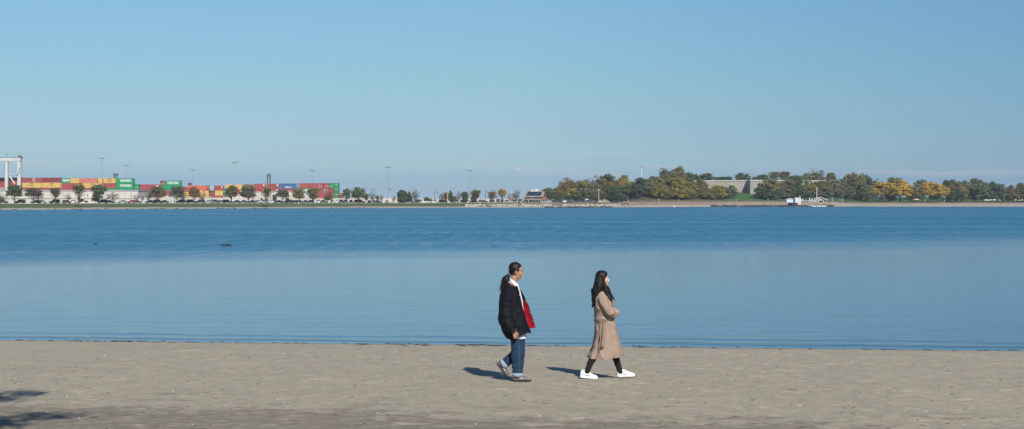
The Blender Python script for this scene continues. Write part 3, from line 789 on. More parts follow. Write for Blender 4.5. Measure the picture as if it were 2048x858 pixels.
T_MSCW = text_mesh('msc', 1.15, 'logo'); T_MSCW.materials.append(LETW)
def ring_mesh(mat):
    mb = MB(); mb.tube([(0 + .95*math.cos(t), 0, .42 + .8*math.sin(t)) for t in np.linspace(0.2, 2.95, 9)], .16, 4); me = mb.mesh('logo'); me.materials.append(mat); return me
ARC_D = ring_mesh(LETD); ARC_W = ring_mesh(LETW)
CW_, CH = 2.44, 2.9
def container_mesh(Lc):
    mb = MB(); h = Lc/2; w_ = CW_/2; t = .12
    # frame
    for x in (-h, h - t):
        for y in (-w_, w_ - t): mb.box(x, x+t, y, y+t, 0, CH)
    for z in (0.0, CH - .14):
        for y in (-w_, w_ - .08): mb.box(-h+t, h-t, y, y+.08, z, z+.14)
        for x in (-h, h - .1): mb.box(x, x+.1, -w_+t, w_-t, z, z+.14)
    # corrugated sides: real zigzag
    n = int(Lc / .28); sx = [-h + t + (Lc - 2*t) * i / n for i in range(n+1)]
    for y0, sg in ((-w_+.02, 1), (w_-.02, -1)):
        lo = []; hi = []
        for i, x in enumerate(sx):
            yy = y0 + sg * (.045 if (i // 1) % 2 else 0.0); lo.append((x, yy, .14)); hi.append((x, yy, CH-.14))
        mb.loft([lo, hi], cap=False, closed=False)
    mb.box(-h+.02, h-.02, -w_+.09, w_-.09, CH-.12, CH-.03)          # roof sheet
    mb.box(-h+.05, -h+.09, -w_+t, w_-t, .14, CH-.14)               # blank end
    return mb.mesh('container')
CM = {L_: container_mesh(L_) for L_ in (6.06, 12.19)}
for me in CM.values(): me.materials.append(CC['red'])
mb = MB(); mb.box(0, .05, -1.08, -.01, .16, CH-.16)
for y in (-.3, -.8): mb.tube([(.09, y, .2), (.09, y, CH-.2)], .03, 5)
DOOR1 = mb.mesh('door'); DOOR1.materials.append(CC['red'])
mb = MB(); mb.box(0, .05, .01, 1.08, .16, CH-.16)
for y in (.3, .8): mb.tube([(.09, y, .2), (.09, y, CH-.2)], .03, 5)
DOOR2 = mb.mesh('door'); DOOR2.materials.append(CC['red'])
mb = MB()
for x in (-1, 1):
    pass
mb.box(-.45, .45, -.02, 0, -.3, .3); PLAC = mb.mesh('placard'); PLAC.materials.append(LETW)
mb = MB()
for y in (-.3, -.85, .3, .85):
    mb.box(0, .03, y-.14, y+.14, -.12, .12)
ENDP = mb.mesh('door_placard'); ENDP.materials.append(LETW)

mb = MB()
for i in range(6): mb.box(-2.2+i*.75, -1.75+i*.75, -.02, 0, -.3, .3)
SMALLBAR = mb.mesh('lettering'); SMALLBAR.materials.append(LETW)
def zone_box(px):
    if px < 42: return 'behind the white gantry crane'
    if px < 143: return 'between crane and first green container'
    if px < 232: return 'above middle of white warehouse'
    if px < 280: return 'in the green stack at the warehouse end'
    if px < 321: return 'in the low stack next to the warehouse end'
    if px < 370: return 'in the stack topped with white lettered green'
    if px < 450: return 'in short mixed stack left of tall mast'
    if px < 560: return 'in long row below lattice tower'
    if px < 640: return 'in long row beside blue container'
    return 'at the tall end of the long row'
DY = 830.0
BOXES = []
def cbox(px0, px1, ytop, col, row, mark=None, D=DY, zoff=None):
    """one container; row counts tiers down from ytop"""
    wpx = px1 - px0; Wm = wpx / F * D
    end = wpx < 14
    Lc = 6.06 if Wm < 8.2 or end else 12.19
    zt_ = zat(ytop, D); z = zt_ - CH * (row + 1) - .02 * row
    o = link('shipping_container', CM[Lc]); setmat(o, CC[col])
    x = xat((px0+px1)/2, D)
    if end:
        o.rotation_euler = (0, 0, math.radians(-90)); o.location = (x, D + Lc/2, z)
    else:
        o.location = (x, D + 1.22, z)
        o.scale = (max(.86, min(1.14, Wm*.985/Lc)), 1, 1)
    for me in (DOOR1, DOOR2):
        d_ = link('door', me, o, (Lc/2 - .02, 0, 0)); setmat(d_, CC[col])
    if mark == 'ev': 
        c_ = link('lettering', T_EV, o, (.6 if Lc > 7 else 0, -CW_/2 - .03, CH*.53)); c_.scale = (.72 if Lc > 7 else .42, 1, 1) 
    elif mark in ('msc', 'mscw'):
        link('logo', T_MSC if mark == 'msc' else T_MSCW, o, (0, -CW_/2 - .03, CH*.42)); link('logo_arc', ARC_D if mark == 'msc' else ARC_W, o, (0, -CW_/2 - .03, CH*.45))
    elif mark == 'pl': link('placard', PLAC, o, (Lc*.36, -CW_/2 - .01, CH*.72))
    elif mark == 'text': 
        link('lettering', SMALLBAR, o, (0, -CW_/2 - .03, CH*.28))
    if end: link('door_placard', ENDP, o, (Lc/2 + .05, 0, CH*R.choice((.35, .6, .72))))
    tier = ('top', 'second', 'third', 'fourth')[row]
    ds = '%s container%s, %s tier, %s' % (col, {'ev': ' with white lettering', 'msc': ' with dark emblem', 'mscw': ' with pale emblem', 'text': ' with small white lettering'}.get(mark, ''), tier, zone_box((px0+px1)/2))
    named(o, ds, 'shipping container', 'shipping containers stacked in the yard', px0)
    BOXES.append((px0, px1, z, D)); return o
def run(px0, px1, ytop, cols, row, marks=None, D=DY):
    n = len(cols); w_ = (px1-px0)/n
    for i, c_ in enumerate(cols): cbox(px0+i*w_+.15, px0+(i+1)*w_-.15, ytop, c_, row, (marks or {}).get(i), D)
# tier tops measured on the photograph
run(-70, 16, 355.3, ['red', 'dark red'], 0); run(-70, 16, 355.3, ['brown red', 'red'], 1)
run(16, 51, 355.2, ['red'], 0); cbox(51.2, 84, 355.2, 'brown red', 0, 'mscw'); cbox(84.4, 121.6, 355.2, 'dark red', 0)
cbox(16.2, 42, 355.2, 'red', 1); cbox(42.4, 84, 355.2, 'yellow', 1, 'msc'); cbox(84.3, 121.6, 355.2, 'yellow', 1, 'msc')
cbox(16.2, 42, 355.2, 'brown red', 2); cbox(42.4, 84, 355.2, 'brown red', 2); cbox(84.3, 121.6, 355.2, 'red', 2)
cbox(122.2, 141.6, 356.3, 'green', 0, 'ev'); run(142, 156.6, 356.3, ['yellow'], 0); cbox(156.8, 196, 356.3, 'salmon', 0); cbox(196.4, 204.6, 356.3, 'yellow', 0); cbox(205.6, 231.8, 356.3, 'yellow', 0, 'msc')
cbox(123, 165, 356.3, 'red', 1, 'pl'); cbox(165.4, 205, 356.3, 'yellow', 1, 'msc'); cbox(205.6, 231.8, 356.3, 'red', 1)
cbox(123, 165, 356.3, 'red', 2); cbox(165.4, 205, 356.3, 'brown red', 2); cbox(205.6, 231.8, 356.3, 'green', 2)
for k in range(3): cbox(232.4, 267, 356.8, 'green', k, 'ev' if k < 2 else None)
run(267.4, 279.4, 368.4, ['green'], 0); run(267.4, 279.4, 368.4, ['green'], 1); run(267.4, 279.4, 368.4, ['red'], 2)
for k in range(3): run(279.8, 321, 368.8, [['red', 'brown red', 'brown red'][k]], k, {0: 'pl'} if k < 2 else None)
for k in range(4): cbox(321.3, 327, 361.2, ['brown red', 'green', 'red', 'red'][k], k)
cbox(327.4, 361, 361.2, 'green', 0, 'ev'); cbox(327.4, 361, 361.2, 'green', 1); cbox(327.4, 361, 361.2, 'red', 2); 
cbox(328, 344, 361.2, 'blue', 3); cbox(344.5, 361, 361.2, 'brown red', 3)
cbox(361.5, 377, 373.8, 'red', 0); cbox(371, 394, 380.2, 'yellow', 0, None, DY+4) if False else None
cbox(361.5, 377, 373.8, 'yellow', 1)
cbox(377.4, 394, 371.2, 'coral', 0); cbox(394.3, 413, 371.2, 'coral', 0); cbox(413.2, 418, 371.2, 'red', 0); cbox(418.4, 429, 371.2, 'pale teal', 0); cbox(429.3, 446, 371.2, 'red', 0, 'pl')
run(377.4, 397.4, 371.2, ['red'], 1); run(397.8, 418.4, 371.2, ['yellow', 'yellow'], 1); cbox(418.8, 429.4, 371.2, 'dark red', 1); run(429.7, 446, 371.2, ['yellow', 'yellow'], 1)
run(377.4, 418, 371.2, ['yellow'], 2); run(418.8, 446, 371.2, ['red'], 2)
cbox(446.6, 452.6, 379.8, 'green', 0)
cbox(453, 485, 369.2, 'yellow', 0); run(453, 485, 369.2, ['red'], 1, {0: 'pl'}); cbox(453, 485, 369.2, 'white', 2)
cbox(485.6, 505, 368.6, 'olive brown', 0); run(505.4, 560, 367.4, ['red', 'brown red'], 0, {0: 'pl', 1: 'pl'}); cbox(560.4, 592.4, 367, 'blue', 0, 'text'); cbox(592.8, 599.4, 366.8, 'grey blue', 0)
run(599.8, 635.6, 366.4, ['red'], 0); run(636, 648.6, 366.2, ['red'], 0)
cbox(485.6, 505, 368.6, 'red', 1); run(505.4, 560, 367.4, ['red', 'red'], 1, {0: 'pl', 1: 'pl'}); cbox(560.4, 599.4, 367, 'red', 1); run(599.8, 620, 366.4, ['green'], 1, {0: 'ev'}); run(620.4, 648.6, 366.2, ['brown red'], 1)
cbox(485.6, 505, 368.6, 'brown red', 2); run(505.4, 560, 367.4, ['brown red', 'red'], 2); cbox(560.4, 599.4, 367, 'red', 2); run(599.8, 648.6, 366.2, ['brown red', 'red'], 2)
run(649, 677, 366.0, ['red', 'green', 'green'], 0); run(649, 677, 366.0, ['brown red', 'red', 'green'], 1); run(649, 677, 366.0, ['red', 'salmon', 'green'], 2)
cbox(677.6, 683, 386.5, 'dark red', 0)
# concrete terrace the stacks stand on
cols = {}
for px0, px1, z, D in BOXES:
    for p in range(int(px0), int(px1)+1): cols[p] = min(cols.get(p, 99), z)
mb = MB(); ks = sorted(cols); st = ks[0]
for a, b_ in zip(ks, ks[1:] + [99999]):
    if b_ != a + 1 or abs(cols[b_] - cols[a]) > .02:
        mb.box(xat(st, DY-.5), xat(a+1, DY-.5), DY-.6, DY+14, 1.8, cols[a]-.01); st = b_
tag(mb.build('yard_ground_terrace', paint('terrace_concrete', (.30, .28, .25, 1), .9, .15, .1)), 'stepped concrete terrace below the container stacks', 'terrace', kind='structure')

# ---------------------------------------------------------------- parked cars
def cpnt(name, col, met=.0):
    m = NT('car_' + name); m.p.inputs['Base Color'].default_value = (*col, 1); m.p.inputs['Metallic'].default_value = met; m.p.inputs['Roughness'].default_value = .28
    m.p.inputs['Coat Weight'].default_value = .6; m.p.inputs['Coat Roughness'].default_value = .05
    f = m.noise(m.coords(), 2, 3, .6); m.l(m.mix(m.ramp(f, [(.4, 0), (.8, .35)]), (*col, 1), (.22, .20, .18, 1)), m.p.inputs['Base Color']); return m.mat
CP = {'black': cpnt('black', (.012, .012, .014)), 'dark grey': cpnt('dark_grey', (.045, .05, .055), .3), 'silver': cpnt('silver', (.42, .43, .44), .4), 'white': cpnt('white', (.72, .72, .70)),
      'navy blue': cpnt('navy', (.012, .022, .07)), 'red': cpnt('red', (.30, .02, .02)), 'maroon': cpnt('maroon', (.09, .02, .02)), 'beige': cpnt('beige', (.36, .31, .23), .2), 'dark green': cpnt('green', (.015, .04, .03))}
GLASS = NT('car_glass'); GLASS.p.inputs['Base Color'].default_value = (.015, .02, .025, 1); GLASS.p.inputs['Roughness'].default_value = .06
g = GLASS.noise(GLASS.coords(), 1.5, 2); GLASS.l(GLASS.mix(g, (.01, .014, .018, 1), (.03, .036, .042, 1)), GLASS.p.inputs['Base Color']); GLASS = GLASS.mat
TYRE = paint('tyre_rubber', (.02, .02, .02, 1), .85); RIM = paint('alloy_rim', (.45, .45, .46, 1), .35, .1, 2, metal=.7); LAMPG = paint('headlight_glass', (.7, .7, .68, 1), .15); TAIL = paint('taillight_red', (.35, .015, .01, 1), .3)
def car_proto(kind):
    Lc, W, H, belt = {'saloon': (4.6, 1.8, 1.44, .86), 'SUV': (4.7, 1.86, 1.74, 1.02), 'hatchback': (4.1, 1.75, 1.50, .90), 'van': (5.2, 2.0, 2.15, 1.15), 'pickup': (5.4, 1.95, 1.80, 1.08)}[kind]
    h = Lc/2
    top = {'saloon': [(-h+.05,.72),(-h+.25,.92),(-h+.95,.94),(-.2,.90),(h-1.35,.90),(h-.35,.76),(h-.03,.62)],
           'SUV': [(-h+.03,.85),(-h+.12,1.05),(-h+.7,1.06),(0,1.04),(h-1.25,1.02),(h-.3,.92),(h-.02,.70)],
           'hatchback': [(-h+.03,.78),(-h+.12,.95),(-h+.6,.96),(0,.94),(h-1.15,.92),(h-.3,.78),(h-.02,.62)],
           'van': [(-h+.02,.9),(-h+.08,1.17),(-h+.6,1.18),(0,1.18),(h-1.0,1.16),(h-.25,1.0),(h-.02,.72)],
           'pickup': [(-h+.02,.85),(-h+.08,1.08),(-h+.6,1.10),(0,1.08),(h-1.35,1.08),(h-.25,.98),(h-.02,.72)]}[kind]
    mb = MB(); rings = []
    for x, z in top:
        e = min(1, (h - abs(x)) / .5); w_ = W/2 * (.86 + .14 * e ** .5)
        zb = .26 if abs(x) < h-.3 else .34
        rings.append([(x, -w_*.96, zb), (x, -w_, .5), (x, -w_*.99, z*.86), (x, -w_*.90, z), (x, 0, z+.03), (x, w_*.90, z), (x, w_*.99, z*.86), (x, w_, .5), (x, w_*.96, zb)])
    mb.loft(rings)
    gh = {'saloon': (-h+.75, -.95, .35, h-1.35), 'SUV': (-h+.08, -h+.45, .45, h-1.3), 'hatchback': (-h+.12, -h+.65, .35, h-1.1), 'van': (-h+.05, -h+.25, h-1.9, h-.95), 'pickup': (-.95, -.80, .65, h-1.45)}[kind]
    a, b_, c_, d_ = gh; w0, w1 = W/2*.92, W/2*.74
    rz = H
    mb.loft([[(b_-.05, -w1, rz-.09), (c_+.05, -w1, rz-.09), (c_+.05, w1, rz-.09), (b_-.05, w1, rz-.09)], [(b_+.12, -w1*.86, rz), (c_-.15, -w1*.86, rz), (c_-.15, w1*.86, rz), (b_+.12, w1*.86, rz)]])
    for px_ in ([a*.62+b_*.38, (b_+c_)/2, c_*.55+d_*.45]):                      # pillars, a little proud of the glass
        for sg in (-1, 1):
            mb.loft([[(px_-.05, sg*(w0+.012), belt-.02), (px_+.05, sg*(w0+.012), belt-.02), (px_+.05, sg*(w0-.05), belt-.02), (px_-.05, sg*(w0-.05), belt-.02)],
                     [(px_*.9+(b_+c_)*.05-.05, sg*(w1+.012), rz-.08), (px_*.9+(b_+c_)*.05+.05, sg*(w1+.012), rz-.08), (px_*.9+(b_+c_)*.05+.05, sg*(w1-.05), rz-.08), (px_*.9+(b_+c_)*.05-.05, sg*(w1-.05), rz-.08)]])
    if kind == 'van': mb.box(a+.05, -.2, -w0-.01, w0+.01, belt, rz-.12)
    if kind == 'pickup':
        for sg in (-1, 1): mb.box(-h+.05, a, sg*W/2*.9-.04, sg*W/2*.9+.04, 1.0, 1.18)
    root = mb.build('parked_' + kind.lower(), CP['black'])
    mb = MB(); mb.loft([[(a, -w0, belt-.03), (d_, -w0, belt-.03), (d_, w0, belt-.03), (a, w0, belt-.03)], [(b_, -w1, rz-.08), (c_, -w1, rz-.08), (c_, w1, rz-.08), (b_, w1, rz-.08)]]); mb.build('windows', GLASS, root)
    wb = h * .60
    for x in (-wb, wb):
        for sg in (-1, 1):
            mb = MB(); mb.tube([(x, sg*(W/2-.20), .33), (x, sg*(W/2+.01), .33)], [.33, .33], 12); tw = mb.build('wheel', TYRE, root)
            mb = MB(); mb.tube([(x, sg*(W/2+.005), .33), (x, sg*(W/2+.03), .33)], [.2, .17], 8); mb.build('rim', RIM, tw)
    for sg in (-1, 1):
        mb = MB(); mb.ell((h-.10, sg*W*.36, .66), (.10, .17, .09), 4); mb.build('headlight', LAMPG, root)
        mb = MB(); mb.ell((-h+.10, sg*W*.38, .78), (.08, .13, .10), 4); mb.build('taillight', TAIL, root)
    return root
PROTO = {k: car_proto(k) for k in ('saloon', 'SUV', 'hatchback', 'van', 'pickup')}; USED = set()
def car(px, col, kind, off=0.0, rz=0.0):
    p = PROTO[kind]; o = p if kind not in USED else copy_tree(p); USED.add(kind)
    D = shore(px) + ROADP(px) + off if px < 1262 else shore(px) + off
    setmat(o, CP[col]); o.location = (xat(px, D), D, farz(px, D) + .025); o.rotation_euler = (0, 0, rz)
    named(o, '%s %s parked %s' % (col, kind, ZONE_C(px)) + ('' if rz in (0, math.pi) or abs(math.sin(rz)) < .5 else ', end on'), 'car', 'cars parked along the far shore', px)
PI = math.pi
for px, c_, k in ((-14, 'black', 'saloon'), (5, 'dark grey', 'SUV'), (40, 'black', 'SUV'), (72, 'dark grey', 'saloon'), (84, 'silver', 'hatchback'), (109, 'black', 'SUV'), (134, 'maroon', 'hatchback'), (145, 'white', 'saloon'), (205, 'black', 'SUV'), (220, 'maroon', 'saloon'),
                  (245, 'silver', 'saloon'), (263, 'red', 'hatchback'), (274, 'black', 'saloon'), (300, 'maroon', 'saloon'), (317, 'black', 'SUV'), (328, 'navy blue', 'saloon'), (361, 'navy blue', 'SUV'), (369, 'dark grey', 'saloon'), (383, 'black', 'SUV'), (400, 'navy blue', 'SUV'),
                  (417, 'silver', 'saloon'), (431, 'dark grey', 'SUV'), (442, 'beige', 'hatchback'), (455, 'black', 'SUV'), (473, 'black', 'saloon'), (487, 'white', 'saloon'), (504, 'dark green', 'saloon'), (514, 'beige', 'hatchback'),
                  (530, 'white', 'pickup'), (543, 'white', 'saloon'), (557, 'dark grey', 'saloon'), (575, 'black', 'SUV'), (590, 'navy blue', 'saloon'), (600, 'black', 'hatchback')):
    car(px, c_, k, R.uniform(-2, 3), R.choice((0, PI)) + R.uniform(-.03, .03))
palette = ['black'] * 6 + ['dark grey'] * 4 + ['silver'] * 4 + ['white'] * 4 + ['navy blue'] * 3 + ['maroon', 'red', 'beige', 'dark green']
px = 611.0
while px < 1256:
    gap = 790 < px < 826
    if not gap:
        side = R.random() < .42
        c_ = R.choice([q for q in palette if q != 'red'] if px > 1100 else palette); k = R.choice(['saloon', 'SUV', 'SUV', 'hatchback', 'saloon', 'pickup' if px > 900 else 'hatchback', 'van' if R.random() < .25 else 'SUV'])
        if 845 < px < 870: c_ = 'white'; side = True; k = 'saloon'
        if 880 < px < 893: c_ = 'maroon'; side = True; k = 'SUV'
        if 975 < px < 1042 or 1072 < px < 1110: c_ = R.choice(['white', 'white', 'silver'])
        car(px, c_, k, R.uniform(-1.5, 2), (R.choice((0, PI)) if side else R.choice((PI/2, -PI/2))) + R.uniform(-.06, .06))
        px += (16.5 if side else 8.2) + R.random() * 2.4
    else: px += 10
px = 700.0
while px < 1250:
    if not 790 < px < 826: car(px, R.choice(palette), R.choice(['SUV', 'saloon', 'SUV', 'van']), 17 + R.uniform(-1, 1), R.choice((PI/2, -PI/2)))
    px += 12 + R.random() * 11
for px, c_, k, off in ((1975, 'white', 'van', 72), (1988, 'silver', 'saloon', 72), (2001, 'white', 'SUV', 74), (2014, 'black', 'saloon', 73), (2036, 'white', 'van', 74), (1606, 'white', 'saloon', 24), (1621, 'silver', 'SUV', 26), (1652, 'dark grey', 'SUV', 27)):
    car(px, c_, k, off, R.choice((0, PI)))

# ---------------------------------------------------------------- boathouse corner
CWHITE = paint('boat_white', (.62, .62, .60, 1), .4, .05)
BLUEW = paint('pale_blue_paint', (.50, .60, .72, 1), .6, .06)
D = 792; r = empty('boathouse', (xat(1581, D), D, 2.4)); X_ = lambda p: xat(p, D)
mb = MB(); mb.box(X_(1573), X_(1588.6), D, D+5, zat(404, D), zat(398.4, D)); child(mb, 'wall', BLUEW, r)
mb = MB(); mb.loft([[(X_(1572.6), y, zat(398.4, D)), (X_(1589), y, zat(398.4, D)), (X_(1581), y, zat(396.6, D))] for y in (D-.3, D+5.3)]); child(mb, 'roof', CWHITE, r)
mb = MB(); mb.box(X_(1573.4), X_(1588.4), D-.15, D-.01, zat(405.2, D), zat(404.2, D)); child(mb, 'base_panel', BLUEW, r)
mb = MB(); mb.box(X_(1577), X_(1588.8), D-9.5, D-.2, .02, zat(405.4, D)); child(mb, 'dock_bay', DARK, r)
tag(r, 'pale blue boathouse over a dark dock opening', 'boathouse')
D = 790; r = empty('storage_tower', (xat(1594, D), D, 1.5)); mb = MB(); mb.box(X_(1590.3), X_(1597.6), D, D+4, 1.0, zat(395.4, D)); child(mb, 'wall', CWHITE, r)
mb = MB(); mb.box(X_(1598.6), X_(1602), D+.5, D+4, 1.0, zat(394.8, D)); child(mb, 'side_cabinet', CWHITE, r)
mb = MB(); mb.box(X_(1590), X_(1597.9), D-.2, D+4.2, zat(395.4, D), zat(394.9, D)); child(mb, 'roof', CWHITE, r)
mb = MB(); mb.tube([(X_(1599), D+1, zat(394.8, D)), (X_(1599.2), D+1, zat(391, D))], .15, 5); mb.tube([(X_(1599.2), D+1, zat(392.4, D)), (X_(1605), D+1, zat(393, D))], .12, 5); child(mb, 'davit_arm', POLE, r)
tag(r, 'tall white storage cabinet between the boathouse and the pavilion', 'shed')
# gabled pavilion
D = 806; zg = farz(1642, D); r = empty('pavilion', (xat(1642, D), D, zg)); X_ = lambda p: xat(p, D)
mb = MB()
for a, b_ in (((1629.6, 401.2), (1642, 395.2)), ((1642, 395.2), (1654.8, 401.2))):
    A = Vector((X_(a[0]), 0, zat(a[1], D))); B = Vector((X_(b_[0]), 0, zat(b_[1], D)))
    mb.loft([[A + Vector((0, y, 0)), B + Vector((0, y, 0)), B + Vector((0, y, .45)), A + Vector((0, y, .35))] for y in (D-1, D+9)])
child(mb, 'roof', paint('pavilion_roof', (.48, .45, .41, 1), .8), r)
mb = MB(); mb.loft([[(X_(1632.5), D+y, zat(401, D)+.05), (X_(1652), D+y, zat(401, D)+.05), (X_(1642), D+y, zat(396.2, D))] for y in (0, .3)]); child(mb, 'gable', TRIM, r)
for px in (1632, 1637, 1647, 1652):
    for y in (0, 7.5):
        mb = MB(); mb.box(X_(px)-.25, X_(px)+.25, D+y, D+y+.5, zg-.1, zat(400.6, D)); child(mb, 'post', TRIM, r)
tag(r, 'open gabled shore pavilion with pale posts beside the flagpole', 'pavilion')
# launches ashore and floating dock
def boat(px, D, z, L_, label, rz=0.0, cabin=False, cat='boat'):
    mb = MB(); rings = []
    for t in np.linspace(-.5, .5, 9):
        w_ = 1.0 * (1 - max(0, (t - .05) / .45) ** 2.2); w_ = max(.03, w_) * L_ * .17
        rings.append([(t*L_, -w_, .75 + .25*max(0, t)), (t*L_, -w_*.8, .3), (t*L_, 0, .02 + .3*max(0, t-.2)), (t*L_, w_*.8, .3), (t*L_, w_, .75 + .25*max(0, t)), (t*L_, 0, .6)])
    mb.loft(rings); o = mb.build('motor_boat', CWHITE)
    if cabin:
        mb = MB(); mb.loft([[(-L_*.1, -.7, .7), (L_*.2, -.6, .7), (L_*.2, .6, .7), (-L_*.1, .7, .7)], [(-L_*.08, -.6, 1.5), (L_*.1, -.5, 1.5), (L_*.1, .5, 1.5), (-L_*.08, .6, 1.5)]]); mb.build('windscreen', GLASS, o)
    mb = MB(); mb.box(-L_*.5-.3, -L_*.5, -.2, .2, .2, 1.1); mb.build('outboard_motor', CG, o)
    o.location = (xat(px, D), D, z); o.rotation_euler = (0, 0, rz); tag(o, label, cat, 'small white boats near the pavilion'); return o
zz = farz(1612, 803)
boat(1608, 803, farz(1608, 803)+.05, 5.5, 'small white motor boat ashore next to the white storage cabinet', .2, True)
boat(1616, 806, farz(1616, 806)+.05, 6.5, 'larger white motor boat with windscreen ashore left of the pavilion', PI-.2, True)
boat(1624, 801, farz(1624, 801)+.05, 5.0, 'low white boat ashore closest to the flagpole', .1)
D = 765; mb = MB(); mb.box(xat(1624, D), xat(1653.5, D), D, D+2.5, .05, .6); o = mb.build('floating_dock', CWHITE); 
for px in (1626, 1634, 1643, 1652):
    mb = MB(); mb.tube([(xat(px, D), D-.25, -.5), (xat(px, D), D-.25, 1.5)], .14, 6); mb.build('mooring_post', POLE, o)
tag(o, 'low white floating dock on the water in front of the pavilion', 'dock')
D = 770; mb = MB(); mb.loft([[(xat(1617, D), D+y, .4), (xat(1627, D), D+y, .7), (xat(1627, D), D+y, .9), (xat(1617, D), D+y, .6)] for y in (0, 1.2)]); 
mb.tube([(xat(1621, D), D, .6), (xat(1626, D+20), D+20, 2.0)], .1, 5); tag(mb.build('gangway', CWHITE), 'white gangway leading from the shore to the floating dock', 'gangway')
# beach umbrella and picnic things on the right
D = 812; zg = farz(1832, D); x = xat(1832, D); r = empty('beach_umbrella', (x, D, zg)); mb = MB(); mb.tube([(x, D, zg), (x, D, zg+2.3)], .05, 5); child(mb, 'pole', POLE, r)
mb = MB(); mb.loft([[(x + q*math.cos(t), D + q*math.sin(t), zg + zz_) for t in np.linspace(0, 6.283, 11)[:-1]] for q, zz_ in ((2.0, 1.6), (1.7, 1.95), (.9, 2.3), (.05, 2.45))]); child(mb, 'canopy', paint('pink_fabric', (.55, .34, .28, 1), .8), r)
tag(r, 'pale pink beach umbrella under the yellow trees', 'umbrella')

# aeroplane, buoy, birds
D = 9000; x = xat(1034, D); z = zat(338.8, D); r = empty('aeroplane', (x, D, z)); PW = paint('aircraft_white', (.80, .80, .80, 1), .35)
Lp = 30
mb = MB(); mb.tube([(-Lp*.5, 0, 0), (-Lp*.46, 0, 0), (-Lp*.38, 0, .1), (Lp*.2, 0, .2), (Lp*.42, 0, .9), (Lp*.5, 0, 1.3)], [.3, 1.3, 2.0, 2.0, 1.1, .3], 10); mb.build('fuselage', PW, r)
for sg in (-1, 1):
    mb = MB(); mb.loft([[(-3, sg*1.5, -.9), (4, sg*1.5, -.9), (4, sg*1.5, -.4), (-3, sg*1.5, -.4)], [(4, sg*15, .3), (6, sg*15, .3), (6, sg*15, .5), (4, sg*15, .5)]]); mb.build('wing', PW, r)
    mb = MB(); mb.tube([(-3.5, sg*5, -1.6), (.5, sg*5, -1.5)], [1.0, .8], 8); mb.build('engine', CG, r)
    mb = MB(); mb.loft([[(Lp*.36, sg*.6, .9), (Lp*.46, sg*.6, .9), (Lp*.46, sg*.6, 1.1), (Lp*.36, sg*.6, 1.1)], [(Lp*.45, sg*5.5, 1.3), (Lp*.5, sg*5.5, 1.3), (Lp*.5, sg*5.5, 1.4), (Lp*.45, sg*5.5, 1.4)]]); mb.build('tailplane', PW, r)
mb = MB(); mb.loft([[(Lp*.30, -.2, 1.5), (Lp*.45, -.2, 1.5), (Lp*.45, .2, 1.5), (Lp*.30, .2, 1.5)], [(Lp*.44, -.1, 6.6), (Lp*.51, -.1, 6.6), (Lp*.51, .1, 6.6), (Lp*.44, .1, 6.6)]]); mb.build('tail_fin', PW, r)
r.rotation_euler = (0, math.radians(4), math.radians(-15)); tag(r, 'small white aeroplane low in the sky above the brick building', 'aeroplane')
D = 690; mb = MB(); mb.ell((0, 0, .25), (.45, .45, .45), 6); mb.tube([(0,0,.6), (0,0,.95)], .1, 6); o = mb.build('buoy', CWHITE, smooth=True); o.location = (xat(1348.5, 700), 700, 0)
tag(o, 'tiny white buoy floating near the far shore', 'buoy')
BIRD = paint('dark_feathers', (.02, .022, .025, 1), .7)
def water_bird(px, py, up, label, s=1.0):
    D = HC * F / (py - HOR); b = MB()
    if up:   # swimming, neck raised
        b.ell((0, 0, .05), (.22*s, .10*s, .08*s), 8); b.tube([(.15*s, 0, .06), (.19*s, 0, .16*s), (.18*s, 0, .28*s), (.25*s, 0, .31*s)], [.05*s, .032*s, .03*s, .034*s], 8); b.tube([(.24*s, 0, .31*s), (.34*s, 0, .295*s)], [.02*s, .006*s], 6)
    else:    # low in the water, wings half open along the surface
        b.ell((0, 0, .03), (.26*s, .11*s, .09*s), 8); b.tube([(.1*s, 0, .07), (.14*s, 0, .14*s), (.20*s, 0, .15*s)], [.05*s, .036*s, .03*s], 8); b.tube([(.2*s, 0, .15*s), (.28*s, 0, .14*s)], [.016*s, .005*s], 6)
        for sg in (-1, 1): b.tube([(0, sg*.05, .06*s), (-.18*s*sg, sg*.25*s, .06*s), (-.42*s*sg, sg*.42*s, .02)], [(.05*s, .09*s), (.03*s, .08*s), (.01*s, .03*s)], 8)
    me = remeshed(b, 'water_bird', .014, 2); me.materials.append(BIRD); o = link('water_bird', me); o.location = (xat(px, D), D, -.01); o.scale = (1, 1, 1 if up else .6)
    tag(o, label, 'bird', 'dark birds on the ruffled water')
water_bird(191, 489, True, 'tiny dark bird with raised neck swimming on the ruffled water', .62)
water_bird(453, 491.5, False, 'dark bird lying low with half spread wings on the ruffled water', 1.35)
